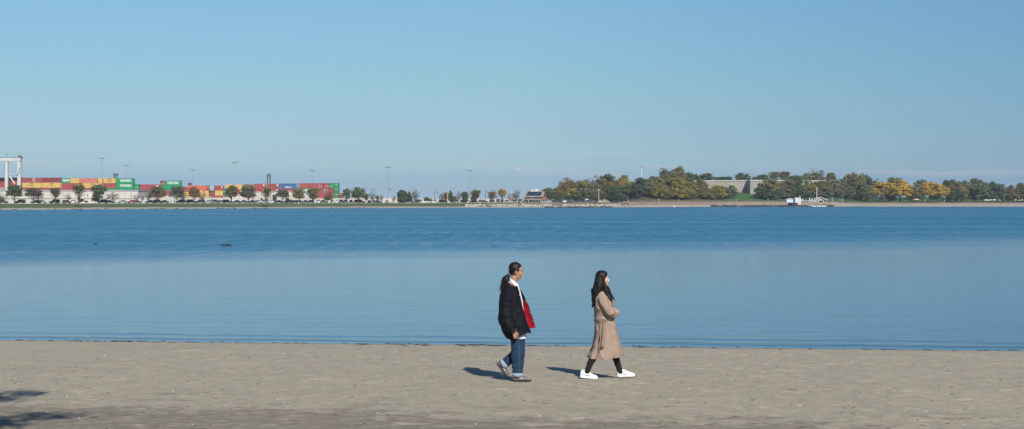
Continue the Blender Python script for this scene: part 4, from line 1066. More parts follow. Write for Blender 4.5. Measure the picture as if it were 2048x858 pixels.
# ---------------------------------------------------------------- trees
def leafmat(name, dark, mid, light):
    m = NT('leaves_' + name); oi = m.node('ShaderNodeObjectInfo')
    va = m.node('ShaderNodeVectorMath', operation='ADD'); tc = m.node('ShaderNodeTexCoord'); cx = m.node('ShaderNodeCombineXYZ')
    k = m.math('MULTIPLY', oi.outputs['Random'], 37.0); m.l(k, cx.inputs[0]); m.l(k, cx.inputs[1]); m.l(tc.outputs['Object'], va.inputs[0]); m.l(cx.outputs[0], va.inputs[1])
    f = m.noise(m.coords((1,1,1), src=va.outputs[0]), 2.2, 4, .7); g = m.noise(m.coords((1,1,1), src=va.outputs[0]), 14, 2, .6)
    c = m.ramp(m.math('ADD', m.math('MULTIPLY', f, .7), m.math('MULTIPLY', g, .3)), [(.36, dark), (.5, mid), (.62, light)])
    hs = m.node('ShaderNodeHueSaturation'); m.l(m.math('ADD', m.math('MULTIPLY', oi.outputs['Random'], .30), .85), hs.inputs['Value']); m.l(c, hs.inputs['Color'])
    m.l(hs.outputs[0], m.p.inputs['Base Color']); m.p.inputs['Roughness'].default_value = .75; m.p.inputs['Specular IOR Level'].default_value = .2
    # leaves let a little light through
    tr = m.node('ShaderNodeBsdfTranslucent'); m.l(hs.outputs[0], tr.inputs[0]); mx = m.node('ShaderNodeMixShader'); mx.inputs[0].default_value = .22
    m.l(m.p.outputs[0], mx.inputs[1]); m.l(tr.outputs[0], mx.inputs[2]); m.l(mx.outputs[0], m.out.inputs['Surface'])
    return m.mat
def c3(a, b, c): return (a*1.5, b*1.5, c*1.5, 1)
LM = {'dark green': leafmat('dark_green', c3(.032,.05,.026), c3(.052,.073,.034), c3(.082,.10,.042)),
      'green': leafmat('green', c3(.05,.072,.032), c3(.085,.115,.045), c3(.12,.15,.055)),
      'grey green': leafmat('grey_green', c3(.065,.075,.045), c3(.105,.11,.065), c3(.15,.145,.085)),
      'olive': leafmat('olive', c3(.075,.075,.026), c3(.13,.12,.036), c3(.19,.16,.048)),
      'olive brown': leafmat('olive_brown', c3(.07,.062,.03), c3(.11,.097,.042), c3(.15,.13,.05)),
      'yellow green': leafmat('yellow_green', c3(.10,.10,.022), c3(.19,.165,.032), c3(.27,.215,.04)),
      'golden yellow': leafmat('golden', c3(.17,.115,.02), c3(.31,.21,.03), c3(.42,.29,.045)),
      'orange brown': leafmat('orange_brown', c3(.10,.068,.03), c3(.16,.105,.045), c3(.22,.145,.05)),
      'grey brown': leafmat('grey_brown', c3(.062,.055,.042), c3(.10,.088,.064), c3(.14,.12,.082))}
BARK = paint('bark', (.085, .07, .055, 1), .9, .35, 3); BARKP = paint('pale_bark', (.16, .14, .12, 1), .9, .3, 3)
def crown_mesh(seed, lobes, per, leaf, form='round', gap=.0):
    """unit crown (-1..1) of many small leaf faces in uneven clumps"""
    rr = np.random.RandomState(seed); C = []
    while len(C) < lobes:
        p = rr.uniform(-1, 1, 3); 
        if form == 'round': ok = (p[0]**2 + p[1]**2 + (p[2]*.95)**2) < 1 and np.linalg.norm(p) > .25
        elif form == 'dome': ok = (p[0]**2 + p[1]**2 + max(0, p[2])**2) < 1 and p[2] > -.75
        elif form == 'vase': ok = (p[0]**2 + p[1]**2) < (.35 + .6*(p[2]+1)/2)**2 and (p[0]**2 + p[1]**2 + p[2]**2 * .9) < 1.05
        elif form == 'egg': ok = (p[0]**2 + p[1]**2) < ((1 - (p[2]+1)/2)**.75 + .05)**2 * (1.0 if p[2] > -.8 else .6)
        else: ok = np.linalg.norm(p) < 1
        if ok: C.append(p)
    vs = []; N = 0
    for c in C:
        edge = np.linalg.norm(c); rad = rr.uniform(.18, .36) * (1.15 - .35*edge)
        k = int(per * rr.uniform(.6, 1.3) * (1 - gap * rr.rand()))
        dirs = rr.normal(size=(k, 3)); dirs /= np.linalg.norm(dirs, axis=1)[:, None]
        rad_ = rad * (rr.rand(k, 1) ** .4) * np.array([[1.15, 1.15, .75]])
        P = c * .86 + dirs * rad_
        nrm = dirs + rr.normal(size=(k, 3)) * .55; nrm /= np.linalg.norm(nrm, axis=1)[:, None]
        a = np.cross(nrm, rr.normal(size=(k, 3))); a /= np.linalg.norm(a, axis=1)[:, None] + 1e-9; b_ = np.cross(nrm, a)
        s = leaf * rr.uniform(.6, 1.4, (k, 1))
        vs.append(np.stack([P - a*s - b_*s*.6, P + a*s*.9 - b_*s*.5, P + a*s + b_*s*.7, P - a*s*.8 + b_*s*.6], 1).reshape(-1, 3)); N += k
    V_ = np.concatenate(vs)
    me = bpy.data.meshes.new('crown'); me.vertices.add(len(V_)); me.vertices.foreach_set('co', V_.ravel())
    me.loops.add(4*N); me.loops.foreach_set('vertex_index', np.arange(4*N)); me.polygons.add(N)
    me.polygons.foreach_set('loop_start', np.arange(0, 4*N, 4)); me.polygons.foreach_set('loop_total', np.full(N, 4)); me.update(); me.validate()
    me.materials.append(LM['green']); return me
def trunk_mesh(seed, limbs, twigs=0, spread=.30, h0=.16):
    """unit height trunk with limbs reaching into the crown"""
    rr = random.Random(seed); mb = MB(); mb.tube([(0,0,-.03), (0,0,.03), (.01,.0,.18), (-.01,.01,.4), (.01,0,.7)], [.034, .026, .02, .013, .004], 7)
    for i in range(limbs):
        a = 2*math.pi*i/limbs + rr.uniform(-.4, .4); z = rr.uniform(h0, .5); s = rr.uniform(.6, 1.1) * spread
        ex, ey, ez = s*math.cos(a), s*math.sin(a), min(.96, z + rr.uniform(.25, .48))
        mid = Vector((ex*.5, ey*.5, z + (ez-z)*.45 + .02)); e = Vector((ex, ey, ez))
        mb.tube([(0,0,z), mid, e], [.012, .008, .003], 5)
        for j in range(twigs):
            t = rr.uniform(.35, 1); p = mid.lerp(e, t) if rr.random() < .7 else Vector((0,0,z)).lerp(mid, t)
            q = p + Vector((rr.uniform(-1,1), rr.uniform(-1,1), rr.uniform(.1,1.2))) * .11
            mb.tube([p, p.lerp(q, .5) + Vector((rr.uniform(-.01,.01),)*3), q], [.0042, .003, .0012], 4)
    me = mb.mesh('trunk', True); me.materials.append(BARK); return me
CRN = {'round': [crown_mesh(s, 95, 92, .046, 'round') for s in (1, 2, 3)], 'dome': [crown_mesh(s, 100, 88, .046, 'dome') for s in (4, 5, 6)],
       'vase': [crown_mesh(s, 70, 80, .043, 'vase') for s in (7, 8)], 'egg': [crown_mesh(s, 60, 100, .045, 'egg') for s in (9,)],
       'airy': [crown_mesh(s, 104, 74, .043, 'dome', .55) for s in (20, 21, 22)] + [crown_mesh(23, 90, 74, .042, 'vase', .55)],
       'sparse': [crown_mesh(s, 34, 26, .034, 'round') for s in (10, 11, 12)]}
TRK = [trunk_mesh(s, 7, 3) for s in (1, 2, 3)]; TRB = [trunk_mesh(s, 12, 16, .34, .14) for s in (4, 5)]
TZ = None
def tree(px, ytop, w, ybot, col, form, off, desc=None, group='trees on the far shore', name=None, trunk=True):
    s0 = shore(px); D = s0 + (off if off > 0 else ROADP(px) + off)
    x = xat(px, D); z0 = farz(px, D); zt_ = zat(ytop, D); zb = max(z0 + .3, zat(ybot, D)); rx = w / 2 / F * D
    if off < 0 and form in ('round', 'dome', 'vase') and col != 'dark green': form = 'airy'
    name = name or {'egg': 'evergreen_tree', 'sparse': 'bare_tree'}.get(form, 'deciduous_tree')
    r = empty(name, (x, D, z0), R.uniform(0, 6.28)); H = zt_ - z0
    c = link('crown', R.choice(CRN[form]), r); setmat(c, LM[col]); c.location = (0, 0, (zt_ + zb)/2 - z0); c.scale = (rx*R.uniform(1.12, 1.3), rx*1.2, (zt_ - zb)/2 * 1.08)
    t = link('trunk', R.choice(TRB if form in ('sparse', 'airy') else TRK), r); t.scale = (max(.8, min(2, rx/ (H*.34)))*H, max(.8, min(2, rx/(H*.34)))*H, H)
    if w < 15: t.scale = (H*.7, H*.7, H)
    form_ = {'round': 'round tree', 'dome': 'broad tree', 'vase': 'spreading tree', 'egg': 'dense evergreen', 'sparse': 'bare tree', 'airy': 'leafy tree'}[form]
    size = 'tall ' if H > 11 else ('small ' if H < 5.5 else '')
    named(r, desc or '%s%s %s %s' % (size, col, form_, ZONE_T(px, off)), 'tree', group, px)
def ZONE_T(px, off):
    if px < 280: return 'in front of the long white warehouse'
    if px < 450: return 'below the stepped container stacks'
    if px < 690: return 'in front of the long red container row'
    if px < 790: return 'just past the end of the container rows'
    if px < 1045: return 'between container rows and brick building'
    lay = 'back ' if off >= 100 else ('front ' if off < 62 else 'middle ')
    if px < 1262: return 'in %swoods by brick building' % lay
    if px < 1475: return 'in %swoods left of fort corner' % lay
    if px < 1585: return 'in %swoods right of fort corner' % lay
    if px < 1700: return 'in %swoods behind the pavilion' % lay
    if px < 1830: return 'near the first yellow trees, %srow' % lay
    if px < 1930: return 'near the second yellow trees, %srow' % lay
    return 'at the park end, %srow' % lay
# off < 0: planted along the road, relative to it
for a in ((3, 386, 22, 401, 'grey brown', 'sparse', -6), (29, 368, 30, 396, 'green', 'round', -7), (67, 375, 30, 394, 'grey brown', 'dome', -7), (76, 384, 18, 400, 'grey brown', 'sparse', -5), (111, 375.5, 24, 393, 'grey brown', 'dome', -7), (137, 387.5, 14, 400, 'grey brown', 'sparse', -4),
          (158, 365, 28, 392, 'olive', 'sparse', -7), (157, 370, 24, 386, 'olive', 'vase', 9), (198, 369, 34, 398, 'green', 'round', -7), (191, 385, 15, 405, 'grey green', 'round', -3), (226, 384, 22, 402, 'grey brown', 'sparse', -5), (163, 397, 8, 404.5, 'dark green', 'round', -9), (172, 401, 6, 405.6, 'dark green', 'round', -9),
          (272, 388, 13, 401, 'grey brown', 'sparse', -6), (284, 391, 10, 403, 'grey brown', 'sparse', -6), (314, 370.5, 30, 396, 'olive brown', 'dome', -7), (297, 386, 14, 402, 'grey brown', 'sparse', -4), (354, 370, 29, 396, 'grey green', 'round', -6), (366, 384, 16, 400, 'grey brown', 'sparse', -6),
          (388, 373, 22, 396, 'orange brown', 'vase', -7), (404, 386, 16, 401, 'grey brown', 'sparse', -6), (463, 370.5, 28, 397, 'olive brown', 'dome', -7), (497, 369, 29, 397, 'grey green', 'round', -7), (532, 373, 20, 399, 'orange brown', 'sparse', -7), (534, 376, 16, 392, 'olive', 'vase', 8),
          (565, 377, 24, 397, 'grey green', 'dome', -7), (598, 375, 24, 399, 'olive', 'vase', -7), (626, 375.5, 25, 398, 'olive', 'vase', -7), (655, 390, 14, 402, 'olive brown', 'round', -6), (663, 377, 18, 400, 'orange brown', 'sparse', -6), (694, 377.5, 18, 397, 'green', 'dome', -7),
          (717, 374, 28, 398, 'green', 'round', -7), (732, 387, 13, 400, 'olive brown', 'round', -5), (745, 384, 15, 402, 'grey green', 'sparse', -6), (755, 391, 8, 402, 'grey green', 'round', -5), (763, 388, 11, 402, 'grey brown', 'sparse', -5), (788, 390, 9, 402, 'grey brown', 'sparse', -4),
          (804.5, 378, 18, 403, 'dark green', 'egg', -6), (804, 380, 19, 400, 'dark green', 'round', -3), (818, 381, 15, 403, 'dark green', 'egg', -5), (831, 380.5, 17, 400, 'grey brown', 'sparse', -6), (853, 394, 11, 403, 'olive brown', 'round', -6), (861, 396.5, 7, 403, 'orange brown', 'round', -6),
          (885, 384, 16, 402, 'grey brown', 'sparse', -5), (892, 384, 10, 402, 'orange brown', 'vase', -6), (901, 378.5, 14, 402, 'dark green', 'egg', -6), (909, 391, 10, 403, 'green', 'round', -5), (917, 382, 14, 402, 'grey green', 'sparse', -5), (930, 383, 13, 400, 'dark green', 'round', -6), (931, 390, 11, 405, 'dark green', 'egg', -7),
          (951, 379.5, 21, 396, 'olive brown', 'dome', -6), (947, 391, 12, 404, 'grey brown', 'round', -5), (984, 379, 20, 401, 'grey brown', 'sparse', -5), (984, 384, 15, 398, 'orange brown', 'vase', 5), (1004, 377.5, 17, 393, 'golden yellow', 'dome', -6), (1032, 378, 20, 402, 'grey green', 'sparse', -5), (1020, 386, 12, 402, 'grey brown', 'sparse', -5)):
    tree(*a)
W = []
W += [(1091, 376.5, 15, 401, 'dark green', 'round', 100), (1101, 376, 24, 402, 'green', 'dome', 92), (1117, 373, 22, 402, 'olive', 'round', 98), (1137, 352, 34, 398, 'grey brown', 'sparse', 112), (1135, 361, 36, 400, 'orange brown', 'dome', 110), (1124, 381, 22, 403, 'olive', 'dome', 84), (1143, 375, 26, 402, 'yellow green', 'dome', 88),
      (1153, 383, 20, 403, 'green', 'round', 84), (1166, 359, 36, 400, 'olive', 'dome', 100), (1178, 376, 26, 403, 'grey green', 'dome', 88), (1191, 350, 28, 398, 'grey brown', 'sparse', 112), (1190, 366, 26, 400, 'grey green', 'round', 105), (1200, 381, 24, 403, 'grey brown', 'round', 86), (1213, 349, 38, 392, 'dark green', 'dome', 118), (1209, 357, 38, 400, 'olive', 'dome', 104),
      (1108, 388, 18, 404, 'dark green', 'round', 80), (1188, 390, 20, 405, 'dark green', 'round', 80), (1160, 391, 18, 405, 'dark green', 'round', 79), (1135, 391, 16, 405, 'dark green', 'round', 79), (1213, 388, 24, 405, 'dark green', 'round', 82),
      (1247, 349.5, 30, 396, 'yellow green', 'dome', 112), (1231, 360, 30, 400, 'orange brown', 'dome', 104), (1226, 372, 36, 405, 'dark green', 'dome', 78), (1252, 371, 34, 405, 'dark green', 'round', 74), (1262, 368, 18, 402, 'olive', 'round', 80), (1240, 386, 24, 405.5, 'dark green', 'round', 66),
      (1282, 356, 34, 402, 'dark green', 'dome', 66), (1276, 372, 26, 403.5, 'dark green', 'round', 56), (1309, 354, 42, 399, 'olive', 'dome', 62), (1298, 364, 28, 401, 'grey green', 'round', 58), (1318, 370, 34, 401, 'yellow green', 'dome', 50), (1331, 333, 28, 372, 'grey brown', 'sparse', 104), (1331, 340, 28, 378, 'olive brown', 'round', 106),
      (1357, 333.5, 30, 376, 'olive brown', 'round', 102), (1346, 345, 28, 380, 'green', 'round', 99), (1378, 345, 24, 372, 'green', 'round', 96), (1306, 352.5, 20, 376, 'dark green', 'round', 88), (1340, 353, 36, 398, 'olive', 'dome', 60), (1360, 353, 34, 396, 'yellow green', 'dome', 56), (1352, 376, 40, 400, 'yellow green', 'dome', 46), (1334, 380, 26, 401, 'olive', 'round', 44), (1372, 378, 24, 400, 'olive', 'round', 46),
      (1396, 358, 40, 399, 'olive brown', 'dome', 58), (1384, 370, 26, 401, 'olive', 'round', 48), (1410, 374, 28, 401, 'olive', 'dome', 47), (1436, 370, 34, 400, 'yellow green', 'dome', 48), (1424, 378, 24, 401.5, 'olive', 'round', 44), (1460, 370.5, 28, 399, 'grey green', 'dome', 58), (1450, 386, 22, 401, 'olive brown', 'round', 50),
      (1413, 346.5, 28, 362, 'green', 'dome', 170), (1390, 348.5, 16, 364, 'dark green', 'round', 165), (1444, 353.5, 30, 363, 'dark green', 'dome', 175), (1458, 352.5, 12, 362, 'grey green', 'round', 178), (1485, 345.5, 28, 362, 'green', 'dome', 172), (1509, 353.5, 10, 362, 'green', 'round', 178),
      (1526, 349, 24, 362, 'green', 'dome', 172), (1538, 344.5, 20, 362, 'grey green', 'sparse', 178), (1550, 343.5, 24, 362, 'grey green', 'vase', 172), (1568, 343, 26, 362, 'olive brown', 'vase', 172), (1592, 350.5, 26, 370, 'olive', 'dome', 118),
      (1539, 358, 42, 402, 'olive', 'dome', 60), (1523, 372, 26, 403, 'dark green', 'round', 52), (1541, 378, 36, 404, 'dark green', 'dome', 44), (1556, 364, 28, 402, 'olive brown', 'dome', 58), (1577, 360, 38, 404, 'olive brown', 'dome', 60), (1570, 376, 30, 405, 'grey green', 'dome', 50), (1592, 372, 30, 405, 'dark green', 'dome', 50),
      (1586, 352.5, 36, 400, 'dark green', 'dome', 84), (1606, 352, 30, 396, 'green', 'round', 92), (1612, 347, 24, 392, 'grey green', 'vase', 104), (1632, 336, 34, 390, 'grey brown', 'sparse', 112), (1634, 346, 32, 394, 'grey green', 'vase', 110), (1619, 368, 34, 402, 'olive', 'dome', 62), (1608, 380, 24, 403, 'dark green', 'round', 56), (1640, 362, 38, 400, 'olive', 'dome', 74), (1652, 372, 30, 401, 'grey green', 'dome', 62),
      (1662, 346, 24, 388, 'olive brown', 'vase', 115), (1664, 358, 40, 396, 'grey green', 'dome', 84), (1684, 358, 42, 397, 'grey green', 'dome', 88), (1676, 374, 26, 397, 'grey green', 'sparse', 70), (1650, 354, 24, 392, 'olive brown', 'sparse', 108), (1693, 356, 24, 398, 'olive', 'round', 100),
      (1704, 346, 32, 400, 'olive brown', 'round', 92), (1713, 352, 36, 400, 'olive brown', 'dome', 80), (1727, 347.5, 28, 398, 'green', 'round', 96), (1742, 356, 26, 401, 'dark green', 'dome', 84), (1733, 370, 22, 402, 'green', 'round', 72), (1700, 372, 28, 400, 'grey green', 'sparse', 66),
      (1763, 363.5, 38, 392, 'golden yellow', 'dome', 52), (1754, 356, 24, 396, 'olive brown', 'sparse', 92), (1790, 353.5, 34, 396, 'olive', 'dome', 92), (1800, 361, 44, 395, 'golden yellow', 'dome', 48), (1783, 372, 24, 402, 'olive brown', 'round', 62), (1765, 384, 26, 401, 'grey green', 'sparse', 75),
      (1829, 372, 28, 402, 'grey green', 'dome', 80), (1843, 359.5, 26, 396, 'grey green', 'round', 94), (1822, 378, 18, 403, 'dark green', 'round', 88), (1860, 363.5, 44, 394, 'golden yellow', 'dome', 50), (1884, 372, 30, 395, 'golden yellow', 'dome', 52), (1895, 360, 24, 390, 'dark green', 'round', 96), (1909, 359, 32, 398, 'grey green', 'dome', 90),
      (1913, 364, 34, 400, 'olive', 'dome', 62), (1922, 372, 26, 402, 'orange brown', 'dome', 58), (1911, 378, 30, 404, 'dark green', 'dome', 50), (1870, 384, 22, 402, 'dark green', 'round', 84), (1931, 361, 24, 396, 'grey green', 'round', 92), (1945, 368, 24, 403, 'olive', 'dome', 60), (1953, 357, 28, 392, 'grey green', 'vase', 98), (1966, 365, 34, 404, 'green', 'dome', 54),
      (1984, 363.5, 20, 396, 'dark green', 'round', 86), (1995, 366, 34, 404, 'dark green', 'dome', 52), (2012, 371, 18, 403, 'grey brown', 'sparse', 78), (2025, 370, 26, 404, 'olive brown', 'dome', 52), (2041, 366, 22, 400, 'grey brown', 'vase', 84), (2049, 370, 26, 404, 'dark green', 'dome', 54), (2066, 368, 28, 404, 'olive', 'dome', 56), (1978, 380, 20, 403, 'dark green', 'round', 84), (2038, 384, 22, 403, 'dark green', 'round', 88)]
for a in W: tree(*a, group='trees of the park woods')
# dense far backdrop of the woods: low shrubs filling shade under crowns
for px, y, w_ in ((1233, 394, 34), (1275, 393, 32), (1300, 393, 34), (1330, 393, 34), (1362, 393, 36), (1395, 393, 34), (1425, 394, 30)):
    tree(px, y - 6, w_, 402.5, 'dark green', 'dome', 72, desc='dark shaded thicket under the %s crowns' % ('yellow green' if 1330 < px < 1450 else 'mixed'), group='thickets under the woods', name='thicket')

# tree overhanging the near beach from outside the frame: its branches throw the two shadow fingers
def near_tree():
    rr = np.random.RandomState(5); root = empty('shade_tree', (-8.6, 6.0, beach_full(-8.6, 6.0) - .05)); mb = MB()
    mb.tube([(0,0,-.2), (0,0,.5), (.05,.05,2), (.1,.1,3.6), (.0,.0,5.6), (-.2,-.2,8.4)], [.34, .26, .22, .18, .12, .05], 10)
    b = MB()
    def leaves(q, n_, sx, sz):
        for k in range(n_):
            p = q + Vector(rr.normal(size=3) * (sx, sx*.5, sz)); n1 = Vector(rr.normal(size=3)).normalized(); a = n1.orthogonal().normalized() * .055; c = n1.cross(a) * .6
            b.add([p-a, p-c, p+a, p+c], [(0,1,2,3)])
    for e, z0 in (((5.15, 2.95, 7.55), 3.4), ((6.05, .75, 7.5), 3.6), ((5.3, .45, 7.3), 3.6)):      # the two boughs reaching over the sand
        s0 = Vector((.08, .08, z0)); e = Vector(e); m1 = s0.lerp(e, .5) + Vector((0, 0, .9)); path = crom([s0, m1, e], 14) if 'crom' in globals() else [s0, m1, e]
        mb.tube([s0, s0.lerp(m1, .5) + Vector((0,0,.2)), m1, m1.lerp(e, .5) + Vector((0,0,.12)), e], [.11, .08, .055, .03, .012], 7)
        for t in np.linspace(.45, 1, 12):
            q = m1.lerp(e, (t-.45)/.55) + Vector((0, 0, .1)); tw = q + Vector((rr.uniform(-.3,.3), rr.uniform(-.25,.25), rr.uniform(-.1,.15))); mb.tube([q, tw], [.012, .004], 4)
            leaves(tw, 210, .23, .12)
    for e, z0 in (((-3.2, 1.0, 7.2), 3.6), ((-1.4, -3.2, 7.6), 4.2), ((-2.6, -1.8, 8.8), 5), ((-.8, 2.4, 8.8), 5), ((-3.4, 2.6, 6.4), 3.8)):
        s0 = Vector((0, 0, z0)); e = Vector(e); mb.tube([s0, s0.lerp(e, .5) + Vector((0,0,.4)), e], [.1, .06, .02], 7)
        for t in np.linspace(.4, 1, 9): leaves(s0.lerp(e, t) + Vector((0,0,.3)), 110, .5, .4)
    mb.build('trunk', BARK, root, True); b.build('crown', LM['green'], root)
    tag(root, 'leafy shade tree beside the beach whose boughs shade the lower left sand', 'tree'); return root
NEARTREE = near_tree()

# small people on the far shore
PCOL = {k: paint('clothes_' + k.replace(' ', '_'), c, .8) for k, c in {'white': (.72, .70, .68, 1), 'dark': (.03, .03, .04, 1), 'red': (.35, .03, .03, 1), 'blue': (.05, .10, .25, 1), 'grey': (.25, .25, .26, 1), 'tan': (.45, .36, .25, 1)}.items()}
SKIN0 = paint('far_skin', (.42, .26, .18, 1), .6, .1)
b = MB()
for sg, dx in ((-1, .16), (1, -.16)):
    b.tube([(0, sg*.09, .92), (dx*.5, sg*.09, .48), (dx, sg*.09, .06)], [.085, .06, .045], 8); b.tube([(dx-.04, sg*.09, .04), (dx+.17, sg*.09, .03)], [.045, .035], 6)
    b.tube([(0, sg*.19, 1.42), (-dx*.5, sg*.24, 1.12), (-dx*.4+.06, sg*.22, .86)], [.05, .04, .03], 7)
b.tube([(0,0,.85), (0,0,1.05), (0,0,1.35), (0,0,1.46), (0,0,1.55)], [(.15,.11), (.14,.10), (.19,.12), (.12,.09), (.05,.05)], 10, up=(0,1,0)); b.ell((.01, 0, 1.64), (.095, .075, .12), 7)
FARP = remeshed(b, 'person', .025, 1); FARP.materials.append(SKIN0)
b = MB(); b.tube([(0,0,.80), (0,0,1.05), (0,0,1.35), (0,0,1.48)], [(.19,.15), (.17,.13), (.22,.145), (.10,.09)], 10, up=(0,1,0))
for sg, dx in ((-1, .16), (1, -.16)): b.tube([(0, sg*.19, 1.42), (-dx*.5, sg*.24, 1.12), (-dx*.4+.04, sg*.22, .93)], [.065, .055, .045], 7)
FTOP = remeshed(b, 'jacket', .025, 1); FTOP.materials.append(PCOL['white'])
b = MB()
for sg, dx in ((-1, .16), (1, -.16)): b.tube([(0, sg*.09, .95), (dx*.5, sg*.09, .48), (dx, sg*.09, .10)], [.11, .08, .06], 8)
FLEG = remeshed(b, 'trousers', .025, 1); FLEG.materials.append(PCOL['dark'])
b = MB(); b.ell((-.02, 0, 1.68), (.10, .085, .11), 6); FHAIR = b.mesh('hair', True); FHAIR.materials.append(PCOL['dark'])
for px, off, top, leg, ds in ((1202, 30, 'white', 'dark', 'walking on the bank in front of the parked cars'), (1257, 22, 'white', 'grey', 'standing where the parked cars end'), (1318, 17, 'white', 'tan', 'walking above the seawall below the yellow green trees'), (1357, 17, 'white', 'grey', 'walking above the seawall right of the buoy'),
                               (1473, 17, 'white', 'grey', 'on the seawall below the fort corner'), (1502, 18, 'white', 'dark', 'on the lawn edge below the fort shadow'), (1536, 24, 'white', 'blue', 'beside the trees left of the pale blue boathouse'), (1561, 24, 'grey', 'dark', 'close to the pale blue boathouse'),
                               (597, 26, 'white', 'white', 'sitting out on the grass bank below the red containers'), (336, 96, 'white', 'blue', 'standing on the promenade by the navy car'), (342, 97, 'red', 'dark', 'in red standing on the promenade by the navy car'), (348, 96, 'grey', 'dark', 'in grey standing on the promenade by the navy car'), (408, 92, 'tan', 'dark', 'between parked cars under the orange brown tree'),
                               (1680, 34, 'white', 'grey', 'beside the grey post on the lawn'), (1807, 24, 'red', 'dark', 'in red on the beach under the yellow trees'), (1811, 25, 'white', 'dark', 'in white on the beach under the yellow trees'), (1850, 40, 'white', 'tan', 'on the grass below the second yellow trees'), (1870, 40, 'grey', 'blue', 'under the second yellow trees in a grey top'),
                               (1889, 36, 'white', 'grey', 'right of the second yellow trees in white'), (1917, 32, 'white', 'dark', 'under the dark tree right of the yellow ones'), (786, 60, 'tan', 'tan', 'next to the dark round evergreen'), (828, 60, 'white', 'white', 'just right of the dark evergreens')):
    D = shore(px) + off; o = link('person', FARP, None, (xat(px, D), D, farz(px, D) + (.13 if 40 < off < 48 else .05))); o.rotation_euler = (0, 0, R.uniform(-.6, .6) + R.choice((0, PI)))
    for nm, me, c_ in (('jacket', FTOP, top), ('trousers', FLEG, leg), ('hair', FHAIR, 'dark')):
        k = link(nm, me, o); setmat(k, PCOL[c_])
    named(o, 'tiny person in %s top %s' % (top, ds.replace('in red ', '').replace('in grey ', '').replace(' in white', '').replace('in white ', '').replace(' in a grey top', '')), 'person', 'people on the far shore', px)
# ================================================================ the two walkers
def cloth(name, col, rough=.85, var=.12, wscale=16, wbump=.35, weave=True, sheen=.1, spec=.25, ridge=.55):
    m = NT(name); v = m.coords(); f = m.noise(v, 7, 4, .6); g = m.noise(v, 60, 3, .7)
    c = m.ramp(m.math('ADD', m.math('MULTIPLY', f, .6), m.math('MULTIPLY', g, .4)), [(.3, tuple(x*(1-var) for x in col)+(1,)), (.7, tuple(min(1, x*(1+var)) for x in col)+(1,))])
    m.l(c, m.p.inputs['Base Color']); m.p.inputs['Roughness'].default_value = rough; m.p.inputs['Sheen Weight'].default_value = sheen; m.p.inputs['Specular IOR Level'].default_value = spec
    rd = m.noise(m.coords((1, 1, .45), rot=(.25, .5, 0)), 4.2, 2, .4); rd = m.math('ABSOLUTE', m.math('SUBTRACT', rd, .5)); rd = m.ramp(rd, [(0, 1), (.10, .35), (.3, 0)])
    b0 = m.bump(rd, ridge, .035)
    b1 = m.bump(m.noise(m.coords((1, 1, .55)), wscale, 4, .55), wbump, .02, b0); m.l(m.bump(m.noise(v, 420, 2, .5), .25, .001, b1), m.p.inputs['Normal'])
    return m.mat
SKIN_M = NT('skin_tan'); SKIN_W = NT('skin_fair')
for s_, a, b_ in ((SKIN_M, (.31, .165, .105, 1), (.39, .22, .145, 1)), (SKIN_W, (.50, .32, .245, 1), (.60, .40, .315, 1))):
    f = s_.noise(s_.coords(), 26, 4, .6); s_.l(s_.ramp(f, [(.3, a), (.7, b_)]), s_.p.inputs['Base Color']); s_.p.inputs['Roughness'].default_value = .5
    s_.p.inputs['Subsurface Weight'].default_value = .12; s_.p.inputs['Subsurface Radius'].default_value = (.012, .005, .003)
SKIN_M, SKIN_W = SKIN_M.mat, SKIN_W.mat
def hairmat(name, a, b_):
    m = NT(name); v = m.coords((1, 1, .12)); f = m.noise(v, 110, 3, .6); m.l(m.ramp(f, [(.35, a), (.7, b_)]), m.p.inputs['Base Color'])
    m.p.inputs['Roughness'].default_value = .5; m.p.inputs['Specular IOR Level'].default_value = .28
    m.l(m.bump(f, .6, .004, m.bump(m.noise(v, 28, 3, .6), .5, .012)), m.p.inputs['Normal']); return m.mat
HAIR_M = hairmat('black_hair', (.003, .0025, .003, 1), (.010, .008, .008, 1)); HAIR_W = hairmat('dark_brown_hair', (.004, .003, .003, 1), (.016, .010, .009, 1))
BLACKJ = cloth('black_nylon', (.0045, .0058, .009), .72, .3, 11, .35, spec=.17, sheen=.01, ridge=.8); JEAN = cloth('blue_denim', (.013, .036, .076), .85, .35, 14, .4, sheen=.03); CUFF = cloth('denim_inside', (.24, .31, .38), .85, .15)
WHITEC = cloth('white_cotton', (.62, .63, .66), .8, .05, 14, .4); BEIGE = cloth('beige_gabardine', (.295, .215, .168), .8, .10, 9, .45, ridge=.8); BELT = cloth('beige_belt', (.22, .165, .125), .8, .1)  # belt beige is darkened to stand for the strap's shadow side
BLACKT = cloth('black_cotton', (.010, .010, .012), .8, .2, 18, .35); EYEW = paint('eye_white', (.6, .57, .54, 1), .3); IRIS = paint('iris_dark', (.012, .008, .006, 1), .2); LIPM = paint('lip_rose', (.44, .22, .175, 1), .5, .1, 20)
SUEDE = cloth('taupe_suede', (.17, .14, .12), .9, .25, 20, .3); SOLED = cloth('sole_dark', (.03, .03, .03), .8); LEATH = paint('white_leather', (.78, .78, .76, 1), .45, .04, 5); GREYS = paint('grey_leather', (.16, .16, .17, 1), .5); NEON = paint('yellow_trim', (.55, .60, .12, 1), .5)
LINING = NT('red_lining'); v = LINING.coords(); sp2 = LINING.node('ShaderNodeSeparateXYZ'); LINING.l(v, sp2.inputs[0])
red = LINING.ramp(LINING.noise(v, 8, 3, .6), [(.3, (.42, .010, .030, 1)), (.7, (.58, .02, .045, 1))])
def stripes(src, f, w_): return LINING.math('GREATER_THAN', LINING.math('FRACT', LINING.math('MULTIPLY', src, f)), w_)
